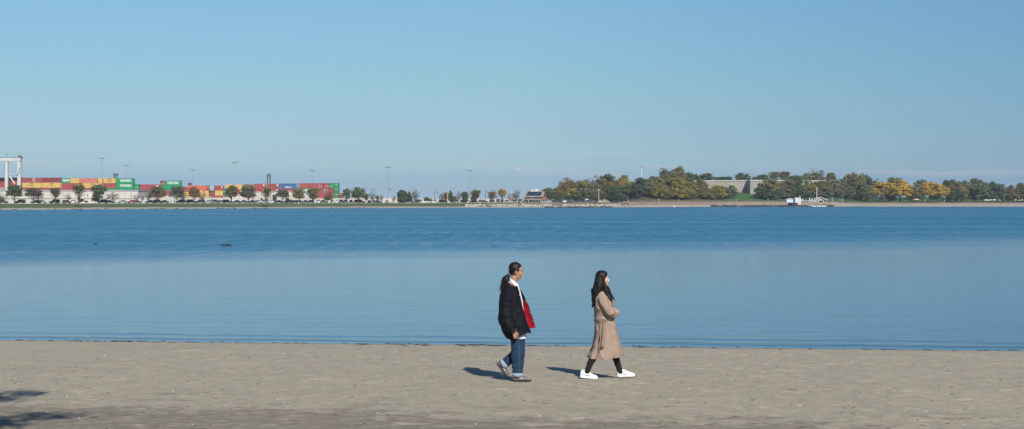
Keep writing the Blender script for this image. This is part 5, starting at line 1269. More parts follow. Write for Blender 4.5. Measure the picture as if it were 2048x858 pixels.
pl_ = LINING.mix(stripes(sp2.outputs['Z'], 24, .55), (.014, .014, .03, 1), (.16, .012, .03, 1)); pl_ = LINING.mix(LINING.math('MULTIPLY', stripes(sp2.outputs['X'], 30, .7), .6), pl_, (.20, .02, .035, 1))
top_ = LINING.math('GREATER_THAN', sp2.outputs['Z'], 1.205); bar = LINING.math('MULTIPLY', LINING.math('GREATER_THAN', sp2.outputs['Z'], 1.190), LINING.math('LESS_THAN', sp2.outputs['Z'], 1.205))
c = LINING.mix(top_, red, pl_); c = LINING.mix(bar, c, (.55, .42, .40, 1)); LINING.l(c, LINING.p.inputs['Base Color']); LINING.p.inputs['Roughness'].default_value = .5
LINING.l(LINING.bump(LINING.noise(v, 12, 3, .5), .4, .02), LINING.p.inputs['Normal']); LINING = LINING.mat

def head(mb, M, s=1.0, slim=1.0, ears=True):
    A = Matrix.Scale(s, 4)
    def E(c, r): mb.ell(M @ (Vector(c) * s), tuple(q*s for q in r), 10, M=M.to_3x3())
    def T(ps, rs, n=8): mb.tube([M @ (Vector(p) * s) for p in ps], [r*s for r in rs], n)
    E((-.012,0,.035), (.094,.074,.088)); E((.030,0,-.005), (.060,.060*slim,.098)); E((.024,0,-.066), (.052,.050*slim,.042)); E((.064,0,-.099), (.021,.022,.018)); E((.066,0,-.062), (.023,.030,.028))
    E((.0915,0,-.054), (.009,.020,.0065)); E((.0895,0,-.067), (.009,.017,.0065))
    T([(.083,0,.026), (.095,0,.002), (.110,0,-.026)], [.008, .0105, .0125]); E((.098,.012,-.030), (.011,.008,.008)); E((.098,-.012,-.030), (.011,.008,.008))
    E((.080,0,.030), (.011,.042,.010)); 
    for sg in (-1, 1):
        E((.060, sg*.036, -.016), (.028,.022,.030))
        if ears: E((-.006, sg*.076, -.006), (.016,.009,.032)); E((-.012, sg*.080, .004), (.008,.010,.022))
BROW = paint('brow_hair', (.07, .045, .035, 1), .8)
def face_parts(root, M, s, lipcol):
    R3 = M.to_3x3()
    for sg in (-1, 1):
        b = MB(); b.ell(M @ (Vector((.0765, sg*.029, .009))*s), (.0115*s, .0130*s, .0052*s), 8, M=R3); ey = b.build('eye', EYEW, root, True)
        b = MB(); b.ell(M @ (Vector((.0865, sg*.030, .009))*s), (.0028*s, .0050*s, .0048*s), 7, M=R3); b.build('iris', IRIS, ey, True)
        b = MB(); b.tube([M @ (Vector(p)*s) for p in ((.0895, sg*.010, .029), (.0885, sg*.024, .035), (.080, sg*.040, .033), (.070, sg*.050, .026))], [.0016*s, .0026*s, .0022*s, .0008*s], 6); b.build('eyebrow', BROW, root, True)
        b = MB(); b.tube([M @ (Vector(p)*s) for p in ((.0885, sg*.016, .0135), (.0875, sg*.030, .0175), (.080, sg*.043, .0125))], [.0009*s, .0016*s, .0009*s], 6); b.build('eyelashes', IRIS, ey, True)
    b = MB(); b.ell(M @ (Vector((.0945,0,-.0545))*s), (.0075*s,.017*s,.0048*s), 8, M=R3); b.ell(M @ (Vector((.0925,0,-.0665))*s), (.0075*s,.0145*s,.0052*s), 8, M=R3)
    b.build('lips', lipcol, root, True)
def hand(mb, W, d, f, n, s=1.0, curl=(.35, .5, .55)):
    """W wrist, d along the hand, f towards the thumb side, n out of the back of the hand"""
    W, d, f, n = Vector(W), Vector(d).normalized(), Vector(f).normalized(), Vector(n).normalized()
    mb.tube([W - d*.03*s, W + d*.02*s, W + d*.055*s, W + d*.088*s], [(.019*s,.026*s), (.016*s,.034*s), (.0155*s,.040*s), (.013*s,.039*s)], 10, up=n)
    for off_, ln in ((.028, .072), (.0095, .082), (-.0095, .076), (-.027, .060)):
        p = W + d*.083*s + f*off_*s; pts = [p - d*.02*s, p]; a = 0
        for k, fr in enumerate((.44, .31, .25)):
            a += curl[k]; p = p + (d*math.cos(a) - n*math.sin(a)) * ln * fr * s; pts.append(p)
        mb.tube(pts, [.0088*s, .0092*s, .0086*s, .0080*s, .0066*s], 8)
        mb.ell(pts[-1], .0067*s, 5)
    b0 = W + d*.022*s + f*.028*s - n*.004*s; b1 = b0 + (d*.6 + f*.62 - n*.2).normalized()*.036*s; b2 = b1 + (d*.95 + f*.16 - n*.28).normalized()*.032*s; b3 = b2 + (d*.95 - f*.1 - n*.4).normalized()*.024*s
    mb.tube([b0, b1, b2, b3], [.015*s, .0118*s, .0100*s, .0078*s], 8); mb.ell(b3, .0078*s, 5)
def wr(amp, sc, st=(1,1,1), seed=0):
    return lambda p: amp * fbm(Vector((p.x*sc*st[0]+seed, p.y*sc*st[1], p.z*sc*st[2])), 3)
def folds(me, fn):
    n = len(me.vertices); co_ = np.empty(n*3); nr = np.empty(n*3); me.vertices.foreach_get('co', co_); me.vertices.foreach_get('normal', nr); co_ = co_.reshape(-1,3); nr = nr.reshape(-1,3)
    d_ = np.array([fn(Vector(p)) for p in co_]); co_ += nr*d_[:,None]; me.vertices.foreach_set('co', co_.ravel()); me.update()
def put(me, name, mat, parent): me.materials.clear(); me.materials.append(mat); return link(name, me, parent)
def crom(P, n):
    P = [Vector(p) for p in P]; out = []; m_ = len(P) - 1
    for i in range(n):
        u = i/(n-1)*m_; k = min(int(u), m_-1); t = u-k; a = P[max(k-1,0)]; b_ = P[k]; c_ = P[k+1]; d_ = P[min(k+2,m_)]
        out.append(.5*((2*b_)+(-a+c_)*t+(2*a-5*b_+4*c_-d_)*t*t+(-a+3*b_-3*c_+d_)*t**3))
    return out
def shoe(parent, M, kind):
    """heel at x=0, toe at x=Ls, ground z=0"""
    Ls = .285 if kind == 'runner' else .275
    hgt = [(0,.085),(.04,.118),(.14,.124),(.28,.122),(.42,.110),(.55,.092),(.70,.072),(.84,.064),(.94,.054),(1,.034)] if kind != 'runner' else [(0,.07),(.04,.092),(.14,.094),(.28,.092),(.42,.084),(.55,.074),(.70,.060),(.84,.050),(.94,.038),(1,.026)]
    wd = [(0,.016),(.04,.029),(.14,.036),(.28,.036),(.42,.036),(.55,.041),(.70,.046),(.84,.044),(.94,.032),(1,.012)]
    def W(t): return float(np.interp(t, [a for a,_ in wd], [b for _,b in wd]))
    def H(t): return float(np.interp(t, [a for a,_ in hgt], [b for _,b in hgt]))
    def ring(t, z0, zt, grow=0, n=14, top=.55):
        w_ = W(t) + grow; out = []
        for j in range(n):
            a = 2*math.pi*j/n; cy, sz = math.cos(a), math.sin(a)
            zz = (z0+zt)/2 + (zt-z0)/2 * (abs(sz)**.6 * (1 if sz > 0 else -1)); k = (zz-z0)/max(1e-6, zt-z0)
            out.append(M @ Vector((t*Ls, w_*(abs(cy)**.6*(1 if cy > 0 else -1))*(1 - (1-top)*k*k), zz)))
        return out
    ts = [0,.03,.08,.14,.22,.30,.40,.50,.60,.70,.80,.88,.94,.98,1]
    mb = MB(); mb.loft([ring(t, .018, H(t)) for t in ts]); up = mb.build('shoe', SUEDE if kind == 'runner' else LEATH, parent, True)
    mb = MB(); mb.loft([ring(t, .0 + (.012*(t-.85)/.15 if t > .85 else 0), .032 if kind != 'runner' else .030, .005, 14, .92) for t in ts]); mb.build('sole', LEATH if kind != 'runner' else SOLED, up, True)
    mb = MB()
    for i in range(5):
        t = .38 + .065*i; z = H(t) + .002; mb.tube([M @ Vector((t*Ls, -.022, z-.008)), M @ Vector((t*Ls+.004, 0, z+.002)), M @ Vector((t*Ls, .022, z-.008))], .0032, 6)
    mb.build('laces', LEATH if kind != 'runner' else SOLED, up, True)
    # tongue / collar rim
    mb = MB(); mb.tube([M @ Vector((Ls*(.19 + .16*math.cos(a)), .027*math.sin(a), H(.19 + .16*math.cos(a)) - .004)) for a in np.linspace(0, 6.283, 15)], .006, 6, cap=False); mb.build('collar_rim', LEATH if kind != 'runner' else SOLED, up, True)
    # side mark: long curved tick, both sides
    for sg in (-1, 1):
        if kind == 'runner':
            mb = MB()
            for k in range(2):
                t = .42 + .10*k; a = Vector((t*Ls, sg*(W(t)+.0035), .036)); b_ = Vector(((t-.07)*Ls, sg*(W(t)*.86+.003), .066)); mb.tube([M @ a, M @ b_], .005, 5)
            mb.build('side_stripe', LEATH if sg < 0 else NEON, up)
        else:
            lo = [(.04,.066),(.16,.058),(.32,.047),(.44,.041),(.52,.044),(.56,.052)]; hi = [(.04,.068),(.16,.062),(.32,.053),(.44,.050),(.52,.053),(.56,.055)]
            r_ = []
            for (t, z), (t2, z2) in zip(lo, hi):
                kk = lambda z_: 1 - .45*((z_-.018)/(H(t)-.018))**2
                r_.append([M @ Vector((t*Ls, sg*(W(t)*kk(z)*1.0+e), z)) for e in (.0005, .0035)] + [M @ Vector((t2*Ls, sg*(W(t)*kk(z2)+e), z2)) for e in (.0035, .0005)])
            mb = MB(); mb.loft(r_); mb.build('side_emblem', GREYS, up)
    return up
def strands(root_hair, mat, guides, n, r, seed):
    rr = random.Random(seed); b = MB()
    for i in range(n):
        g = rr.choice(guides); o_ = Vector((rr.gauss(0, 1), rr.gauss(0, 1), 0)); ph = rr.uniform(0, 6)
        pts = []
        for k, (p, w_) in enumerate(g): pts.append(Vector(p) + o_ * w_ * .5 + Vector((math.sin(ph+k*1.7), math.cos(ph+k*1.3), 0)) * w_ * .25)
        pts = crom(pts, 3*len(g)); k = len(pts); b.tube(pts, [r*(1-.8*i_/(k-1)) for i_ in range(k)], 4)
    b.build('hair_strands', mat, root_hair, True)

# ---------------------------------------------------------------- man in the black jacket
SC = F / 21.5
def Pm(px, py, y=0.0): return Vector(((px-1030)/SC, y, (761.5-py)/SC))
mx, my = xat(1030, 21.5), 21.5
HM = Matrix.Translation(Pm(1033.2, 544.2)) @ Matrix.Rotation(math.radians(12), 4, 'Y')
b = MB(); head(b, HM, 1.0, .98)
b.tube([HM @ Vector((-.015,0,-.06)), Pm(1026, 566), Pm(1022, 578)], [.050, .054, .066], 12)
b.tube([Pm(1021, 574), Pm(1020.5, 587), Pm(1022, 605), Pm(1026, 630), Pm(1030, 655), Pm(1032, 672)], [(.07,.06), (.165,.09), (.17,.105), (.155,.11), (.15,.10), (.125,.08)], 16, up=(0,1,0))
NEAR_ARM = [Pm(1020, 584, -.175), Pm(1014, 608, -.235), Pm(1013, 631, -.275), Pm(1021, 649, -.295), Pm(1028.6, 659.5, -.305)]
b.tube(NEAR_ARM, [.055, .050, .042, .036, .027], 10)
hand(b, NEAR_ARM[-1], (.22, 0, -1), (.9, .35, .2), (.25, -1, 0), .95, (.45, .75, .6))
FAR_ARM = [Pm(1020, 584, .175), Pm(1018, 608, .245), Pm(1020, 630, .295), Pm(1030, 644, .325), Pm(1038, 650, .335)]
b.tube(FAR_ARM, [.055, .050, .042, .036, .027], 10); hand(b, FAR_ARM[-1], (.6, 0, -.8), (.3, .1, .9), (0, 1, .1), .95, (.5, .7, .6))
NL = [Pm(1032, 664, -.09), Pm(1035, 690, -.095), Pm(1036.5, 712, -.095), Pm(1035, 735, -.095), Pm(1033.5, 752.5, -.095)]; b.tube(NL, [.070, .066, .055, .048, .038], 12)
FL = [Pm(1032, 664, .09), Pm(1037, 688, .09), Pm(1040, 706, .09), Pm(1022, 721, .09), Pm(1004, 734.5, .09)]; b.tube(FL, [.070, .066, .055, .046, .036], 12)
b.tube([Pm(1033.5, 752, -.095), Pm(1040, 757, -.095), Pm(1056, 758.5, -.095)], [.036, .034, .022], 8); b.tube([Pm(1004, 733, .09), Pm(1004.8, 738.5, .09), Pm(1011, 747, .09)], [.035, .028, .018], 8)
me = remeshed(b, 'person', .0055, 3, .4); me.materials.append(SKIN_M)
MAN = link('person', me); MAN.location = (mx, my, beach_z(mx, my) + .004)
tag(MAN, 'person with dark ponytail in open black jacket and rolled jeans walking on the beach', 'person')
face_parts(MAN, HM, 1.0, LIPM)
# hair
b = MB(); R3 = HM.to_3x3()
for c_, r_ in (((-.034,0,.052), (.100,.082,.094)), ((-.004,0,.097), (.056,.062,.038)), ((-.062,0,.005), (.050,.066,.075)), ((-.004,.068,.034), (.040,.016,.030)), ((-.004,-.068,.034), (.040,.016,.030)), ((-.095,0,-.012), (.028,.034,.034))):
    b.ell(HM @ Vector(c_), r_, 12, M=R3)
me = remeshed(b, 'hair', .006, 3, .5, disp=lambda p: .0022*noise.noise(Vector((p.x*14, p.y*90, p.z*14)))); HO = put(me, 'hair', HAIR_M, MAN)
b = MB(); b.tube([Pm(1018.5, 549, 0), Pm(1016.5, 551.5, 0)], [.026, .028], 10); b.build('hair_tie', SOLED, HO, True)
tail = [Pm(1018, 550), Pm(1014.5, 554), Pm(1011.5, 559.5, -.01), Pm(1008.8, 566, -.015), Pm(1006, 573, -.01), Pm(1003.6, 579, -.02), Pm(1003, 584, -.02)]
b = MB(); b.tube(crom(tail, 20), [float(np.interp(t, [0,.12,.3,.55,.8,1], [.024,.036,.050,.048,.034,.008])) for t in np.linspace(0,1,20)], 14)
me = remeshed(b, 'ponytail', .006, 2, .5, disp=lambda p: .012*noise.noise(Vector((p.x*26, p.y*26, p.z*9))) + .004*noise.noise(Vector((p.x*80, p.y*80, p.z*12)))); PT = put(me, 'ponytail', HAIR_M, HO)
strands(PT, HAIR_M, [[(p, float(np.interp(k, range(7), [.01,.03,.045,.05,.045,.04,.05]))) for k, p in enumerate(tail)]], 60, .0014, 3)
# shirt: body and stand-up collar
rg = []
for py, xb, xf, w_ in ((566,1018.5,1036,.068),(571,1014,1038.2,.10),(578,1012,1039.8,.120),(590,1009,1043,.145),(604,1008,1045.6,.160),(622,1006,1047.5,.18),(640,1009,1049,.18),(658,1014,1051,.195),(668,1017.5,1053,.205),(676,1018.5,1054.5,.208)):
    a = Pm(xb, py).x; c_ = Pm(xf, py + (1.5 if py < 600 else 0)).x; z = Pm(0, py).z; n = 36
    rg.append([Vector(((a+c_)/2 + (c_-a)/2*math.cos(t), w_*math.sin(t), z + (-.03*math.cos(t) if py < 575 else 0))) for t in np.linspace(0, 2*math.pi, n+1)[:-1]])
b = MB(); b.loft(rg, cap=False); me = b.mesh('shirt', True); sd = put(me, 'shirt', WHITEC, MAN); 
b = MB()
colr = [(1019.6, 555.5, 1035, 567), (1018.8, 559.5, 1037.6, 571.5), (1017.8, 563.5, 1038.8, 575)]
rgs = []
for i, (xb, yb, xf, yf) in enumerate(colr):
    rgs.append([])
    for t in np.linspace(.12, 2*math.pi-.12, 30):
        k = (1+math.cos(t))/2; x = Pm(xb,0).x*(1-k) + Pm(xf,0).x*k; z = Pm(0,yb).z*(1-k) + Pm(0,yf).z*k; rgs[-1].append(Vector((x, (.062+.012*i)*math.sin(t), z)))
inner = [[p + Vector((0, 0, 0)) + (Vector((Pm(1026,0).x, 0, p.z)) - p).normalized()*.006 for p in r_] for r_ in rgs]
b.loft(rgs + inner[::-1] + [rgs[0]], cap=False, closed=False); b.build('shirt_collar', WHITEC, sd, True)
# jeans
b = MB()
b.tube([Pm(1033, 660), Pm(1033.5, 672), Pm(1034, 681)], [(.165,.105), (.170,.118), (.12,.105)], 16, up=(0,1,0))
b.tube([Pm(1035, 668, -.088), Pm(1036.2, 690, -.092), Pm(1036.2, 712, -.094), Pm(1035.3, 733, -.095), Pm(1034.7, 747.5, -.095)], [(.088,.112), (.088,.108), (.084,.103), (.078,.088), (.074,.077)], 14, up=(0,1,0))
b.tube([Pm(1035, 668, .088), Pm(1038, 688, .09), Pm(1039, 703, .09), Pm(1022, 719.5, .09), Pm(1009.5, 728.5, .09)], [(.088,.105), (.086,.095), (.084,.092), (.078,.082), (.072,.074)], 14, up=(0,1,0))
me = remeshed(b, 'jeans', .011, 3, .5, disp=lambda p: .010*fbm(Vector((p.x*9, p.y*9, p.z*16)), 3) + (.006*math.sin(p.z*70 + p.y*14) * max(0, 1 - abs(p.z-.2)/.14))); JN = put(me, 'jeans', JEAN, MAN)
b = MB(); b.tube([Pm(1034.8, 744.6, -.095), Pm(1034.6, 751.8, -.095)], [(.079,.083), (.076,.080)], 18, up=(0,1,0)); b.build('cuff', CUFF, JN, True)
b = MB(); b.tube([Pm(1010.6, 727.4, .09), Pm(1004.4, 732.4, .09)], [(.076,.080), (.074,.078)], 18, up=(0,1,0)); b.build('cuff', CUFF, JN, True)
b = MB(); b.tube([Pm(x, y, yy) for x, y, yy in ((1037, 677, -.183), (1038, 690, -.185), (1038.5, 712, -.183), (1038, 732, -.178), (1037.5, 744, -.175))],   .0022, 5); b.build('side_seam', cloth('seam_denim', (.10,.17,.26)), JN, True)
# jacket: open C-shaped shell
LV = [ # py front, py back, near front edge, back, far front edge, half width, py of far edge
 (571,566,1034,1013.5,1036,.095,571), (577,570,1036.6,1007,1039,.155,577), (584,577,1038.6,1003.5,1043,.205,583), (594,590,1041,1000.5,1047.5,.235,592), (606,604,1044,998.8,1052.5,.25,603), (622,622,1048,997.6,1059,.262,618), (640,644,1053.3,998.6,1065.5,.272,636), (652,660,1057.5,1003.5,1069.5,.275,648), (659,668,1060.3,1008.5,1071.4,.272,653.5), (665,676.5,1062.4,1013.5,1072,.262,657.5)]
outer = []
NS = 41
for pyf, pyb, xn, xb, xf, w_, pyff in LV:
    X_ = lambda q: (q-1030)/SC; xm = X_((xb+xn)/2)
    ctl = [(X_(xn), -.60*w_, pyf), (X_(xn)*.6+xm*.4, -.90*w_, pyf), (xm, -w_, (pyf+pyb)/2), (X_(xb)*.75+xm*.25, -.78*w_, pyb), (X_(xb), 0, pyb), (X_(xb)*.75+xm*.25, .78*w_, pyb), (xm, w_, (pyf+pyb)/2), (X_(xf)*.55+xm*.45, .86*w_, (pyf+pyff)/2), (X_(xf), .42*w_, pyff)]
    outer.append([Vector((p.x, p.y, (761.5-p.z)/SC)) for p in crom([Vector(c_) for c_ in ctl], NS)])
# denser in height
dense = []
for j in range(NS): dense.append(crom([r_[j] for r_ in outer], 46))
outer = [[dense[j][i] for j in range(NS)] for i in range(46)]
for i, r_ in enumerate(outer):
    v_ = i/45
    for j, p in enumerate(r_):
        q = fbm(Vector((p.x*5, p.y*5+3, p.z*7)), 3)*.034 + .013*math.sin(p.y*34 + p.z*9 + 2*fbm(p*4))*v_
        d_ = Vector((p.x - Pm(1025, 0).x, p.y, 0)); d_ = d_.normalized() if d_.length > 1e-6 else d_; e_ = min(1, min(j, NS-1-j)/4)
        r_[j] = p + d_*q*(.35+.65*e_)
def inset(r_, k): 
    out = []
    for j, p in enumerate(r_):
        t = (r_[min(j+1, NS-1)] - r_[max(j-1, 0)]); nrm = Vector((-t.y, t.x, 0)).normalized() * (1 if True else -1)
        out.append((p, nrm, k))
    res = []
    for p, nrm, k in out:
        c_ = Vector((Pm(1026,0).x, 0, p.z)); s_ = 1 if (c_-p).dot(nrm) > 0 else -1
        res.append(p + nrm*s_*k)
    return res
b = MB(); thick = [inset(r_, .009) for r_ in outer]
b.loft(outer, cap=False, closed=False)
b.add([p for pair in zip(outer[-1], thick[-1]) for p in pair], [(2*j, 2*j+2, 2*j+3, 2*j+1) for j in range(NS-1)])
for e in (0, NS-1): b.add([p for pair in zip([r_[e] for r_ in outer], [r_[e] for r_ in thick]) for p in pair], [(2*j, 2*j+2, 2*j+3, 2*j+1) for j in range(45)])
JK = b.build('jacket', BLACKJ, MAN, True)
b = MB(); b.loft([inset(r_, .0095) for r_ in outer], cap=False, closed=False); b.build('lining', LINING, JK, True)
def sleeve(path, rad, nm):
    b = MB(); b.tube(crom(path, 18), [float(np.interp(t, np.linspace(0,1,len(rad)), rad)) for t in np.linspace(0,1,18)], 18)
    me = remeshed(b, nm, .010, 3, .5, disp=lambda p: .026*fbm(Vector((p.x*4, p.y*4, p.z*9+4)), 3) + .0025*math.sin(p.z*60+p.x*50+4*noise.noise(p*5))); return put(me, nm, BLACKJ, JK)
sleeve([Pm(1019.5, 582, -.17), Pm(1014.5, 600, -.235), Pm(1012.3, 622, -.275), Pm(1013.5, 639, -.292), Pm(1020, 651, -.302), Pm(1027, 658.5, -.305)], [.074, .094, .106, .106, .090, .062], 'sleeve')
sleeve([Pm(1019.5, 582, .17), Pm(1016, 602, .235), Pm(1018, 624, .290), Pm(1023, 638, .315), Pm(1030, 645, .33), Pm(1036, 649, .335)], [.078, .095, .10, .10, .085, .060], 'sleeve')
b = MB(); b.tube([Pm(1026.2, 657.6, -.305), Pm(1029.6, 661.4, -.306)], [.058, .046], 16); b.build('cuff', SOLED, JK, True)
# turned collar showing a bit of red at the nape
b = MB(); rgs = []
for i, (xb, yb, xf, yf, w_) in enumerate(((1014.2, 564.5, 1034.5, 574, .092), (1011.0, 567.5, 1036.5, 579, .122))):
    rgs.append([Vector((Pm(xb,0).x*(1-k) + Pm(xf,0).x*k, w_*math.sin(t), Pm(0,yb).z*(1-k) + Pm(0,yf).z*k + .012)) for t in np.linspace(.5, 2*math.pi-.5, 30) for k in [((1+math.cos(t))/2)]])
b.loft(rgs, cap=False, closed=False); b.build('collar', LINING, JK, True)
b = MB()
for px, py in ((1038.6, 589), (1045.4, 611), (1052.6, 638)): b.ell(Pm(px, py, -.155), (.006, .004, .006), 6)
b.build('snap_buttons', LEATH, JK, True)
b = MB()
for px, py in ((1052.2, 606), (1060.5, 627), (1066.8, 643)): b.ell(Pm(px, py, .100), (.0045, .004, .0045), 6)
b.build('lining_snaps', LEATH, JK, True)
shoe(MAN, Matrix.Translation(Pm(1025.5, 761.5, -.095)), 'runner')
shoe(MAN, Matrix.Translation(Pm(992.5, 730, .09)) @ Matrix.Rotation(math.radians(52), 4, 'Y') @ Matrix.Translation((0, 0, 0)), 'runner')

# ---------------------------------------------------------------- woman in the trench coat
SW = F / 21.9
def Pw(px, py, y=0.0): return Vector(((px-1212)/SW, y, (754.5-py)/SW))
wx, wy = xat(1212, 21.9), 21.9
HW = Matrix.Translation(Pw(1205.6, 555.2)) @ Matrix.Rotation(math.radians(2), 4, 'Y')
b = MB(); head(b, HW, .91, .96, ears=False)
b.tube([HW @ Vector((-.015,0,-.05)), Pw(1203, 577), Pw(1203, 588)], [.048, .048, .06], 12)
b.tube([Pw(1203, 584), Pw(1204, 592), Pw(1207, 608), Pw(1207, 632), Pw(1208, 652), Pw(1208, 668)], [(.07,.06), (.16,.085), (.16,.105), (.125,.095), (.165,.11), (.14,.11)], 16, up=(0,1,0))
WA = [Pw(1203, 592, -.155), Pw(1211, 607, -.20), Pw(1219, 621, -.205), Pw(1229, 622.5, -.11), Pw(1233, 621.5, .03)]
WB = [Pw(1203, 592, .155), Pw(1212, 607, .20), Pw(1220, 621, .205), Pw(1231, 624, .09), Pw(1234.5, 621.5, -.06), Pw(1232.5, 620, -.145)]
b.tube(WA, [.045,.042,.038,.033,.025], 10); b.tube(WB, [.045,.042,.038,.034,.028,.023], 10)
hand(b, WA[-1] , (-.2, 1, .1), (0, .1, 1), (1, 0, 0), .8, (.3, .4, .4)); hand(b, WB[-1], (-.55, -.85, .12), (.1, 0, 1), (.9, -.5, 0), .8, (.35, .5, .5))
b.tube([Pw(1208, 660, -.08), Pw(1202, 680, -.085), Pw(1192, 702, -.085), Pw(1181, 720, -.085), Pw(1172.5, 741, -.085)], [.085,.072,.052,.045,.034], 12)
b.tube([Pw(1208, 660, .08), Pw(1217, 682, .085), Pw(1227, 702, .085), Pw(1234, 720, .085), Pw(1242, 743, .085)], [.085,.072,.052,.045,.034], 12)
b.tube([Pw(1172.5, 741, -.085), Pw(1173, 747, -.085), Pw(1187, 751, -.085)], [.034,.032,.02], 8); b.tube([Pw(1242, 743, .085), Pw(1244, 747, .085), Pw(1262, 750, .085)], [.034,.032,.02], 8)
me = remeshed(b, 'person', .0055, 3, .4); me.materials.append(SKIN_W)
WOM = link('person', me); WOM.location = (wx, wy, beach_z(wx, wy) + .004)
tag(WOM, 'person with long dark hair in beige trench coat walking with folded arms ahead', 'person')
face_parts(WOM, HW, .90, LIPM)
b = MB(); R3 = HW.to_3x3(); k_ = .91
for c_, r_ in (((-.026,0,.052), (.104,.086,.096)), ((.022,0,.092), (.054,.060,.046)), ((-.05,0,-.01), (.062,.080,.09)), ((.010,.066,.01), (.030,.020,.075)), ((.010,-.066,.01), (.030,.020,.075))):
    b.ell(HW @ (Vector(c_)*k_), tuple(q*k_ for q in r_), 12, M=R3)
hr = []
for py, xb, xf, w_ in ((547,1191.5,1208,.072),(556,1188.8,1209,.085),(566,1187,1209.5,.098),(576,1185.4,1208,.108),(586,1184,1202,.112),(596,1183.2,1197,.100),(602,1184.5,1193,.080),(604,1186,1191,.045)):
    hr.append([Vector((Pw((xb+xf)/2,0).x + (xf-xb)/2/SW*math.cos(t), w_*math.sin(t), Pw(0,py).z)) for t in np.linspace(0, 2*math.pi, 25)[:-1]])
b.loft(hr)
LOCKN = [Pw(1208.5, 560, -.07), Pw(1211, 570, -.078), Pw(1214, 578, -.095), Pw(1218.5, 587, -.125), Pw(1222.5, 594, -.14), Pw(1224.5, 601, -.14)]; LOCKF = [Pw(1208.5, 560, .07), Pw(1212, 571, .078), Pw(1217, 581, .09), Pw(1222, 588, .09), Pw(1227, 594, .08), Pw(1228, 599, .08)]
rl = random.Random(9)
for LK, sg in ((LOCKN, -1), (LOCKF, 1)):
    for q in range(7):
        o_ = Vector((rl.uniform(-.022,.022), rl.uniform(-.02,.02), rl.uniform(-.02,.02))); ph = rl.uniform(0, 6); L_ = rl.uniform(.8, 1.08)
        pts = crom(LK, 16); pts = [p + o_*min(1, i_/4) + Vector((math.sin(ph+i_*.75), math.cos(ph+i_*.6), 0))*.008*(i_/8) for i_, p in enumerate(pts)]
        pts = pts[:int(16*min(1, L_))]; k_n = len(pts); b.tube(pts, [float(np.interp(t, [0,.15,.5,.8,1], [.016,.021,.022,.015,.003])) for t in np.linspace(0,1,k_n)], 10)
for q in range(22):
    y_ = rl.uniform(-.085, .085); x_ = rl.uniform(1185.5, 1193.5); ph = rl.uniform(0, 6); dz = rl.uniform(-5, 4)
    pts = [Pw(x_ + 1.5*math.sin(ph+i_*.9), 575 + i_*5.2 + (dz if i_ > 5 else 0), y_ + .008*math.cos(ph+i_)) for i_ in range(8)]
    b.tube(crom(pts, 18), [float(np.interp(t, [0,.6,.85,1], [.020,.022,.014,.002])) for t in np.linspace(0,1,18)], 8)
me = remeshed(b, 'hair', .006, 3, .5, disp=lambda p: (.009*noise.noise(Vector((p.x*22, p.y*30, p.z*5))) + .0035*noise.noise(Vector((p.x*70, p.y*90, p.z*9)))) * min(1, max(.25, (1.66-p.z)*4))); HH = put(me, 'hair', HAIR_W, WOM)
gb = [[(Pw(1193, 560, y), .02), (Pw(1190, 575, y*1.1), .03), (Pw(1188.5, 590, y*1.1), .032), (Pw(1187.5, 603, y), .034), (Pw(1186.5, 611, y), .038)] for y in (-.07, 0, .06)]
strands(HH, HAIR_W, gb + [[(p, .026) for p in LOCKN[2:]], [(p, .024) for p in LOCKF[2:]]], 90, .0012, 5)
# coat
rg = []; n = 64
CV = [(583,1195.5,1213,.085,0),(587,1191.5,1219,.135,0),(592,1189.5,1223.5,.170,0),(600,1188.4,1227,.188,0),(614,1188,1228,.185,0),(628,1188,1228,.17,0),(639,1189.2,1228.6,.158,0),(650,1189.8,1230.6,.17,0),(664,1189.3,1233.8,.185,0),(680,1187.2,1237.8,.20,.2),(694,1183.5,1241.4,.212,.6),(704,1178.8,1244.2,.222,1),(713,1175.8,1245.8,.228,1)]
for py, xb, xf, w_, hem in CV:
    a, c_ = Pw(xb,0).x, Pw(xf,0).x
    r_ = []
    for t in np.linspace(0, 2*math.pi, n+1)[:-1]:
        ct, st_ = math.cos(t), math.sin(t); e = .82
        x = (a+c_)/2 + (c_-a)/2*(abs(ct)**e)*(1 if ct > 0 else -1); y = w_*(abs(st_)**e)*(1 if st_ > 0 else -1)
        r_.append(Vector((x, y, Pw(0,py).z + hem*(.045*max(0, ct)) )))
    rg.append(r_)
dn = [crom([r_[j] for r_ in rg], 60) for j in range(n)]; rg = [[dn[j][i] for j in range(n)] for i in range(60)]
for i, r_ in enumerate(rg):
    v_ = i/59; cx_ = sum(p.x for p in r_)/n
    for j, p in enumerate(r_):
        an = 2*math.pi*j/n; lowr = max(0, (v_-.42)/.58)
        q = .024*fbm(Vector((p.x*6, p.y*6, p.z*7)), 3) + lowr*(.019*math.sin(an*7 + 1.2*math.sin(p.z*3)) + .011*math.sin(an*13+2+p.z)) + .008*math.sin(p.z*42 + 5*noise.noise(p*4))*math.exp(-((v_-.42)/.10)**2)
        q -= .012*lowr*math.exp(-((an-3.75)/.14)**2)     # deep pleat behind the hip
        d_ = Vector((p.x-cx_, p.y, 0)).normalized(); r_[j] = p + d_*q
b = MB(); b.loft(rg, cap=False); inn = [[p + (Vector((sum(q.x for q in r_)/n, 0, p.z))-p).normalized()*.006 for p in r_] for r_ in rg]; b.loft(inn, cap=False)
b.add([p for pair in zip(rg[-1], inn[-1]) for p in pair], [(2*j, (2*j+2)%(2*n), (2*j+3)%(2*n), 2*j+1) for j in range(n)])
CT = b.build('trench_coat', BEIGE, WOM, True)
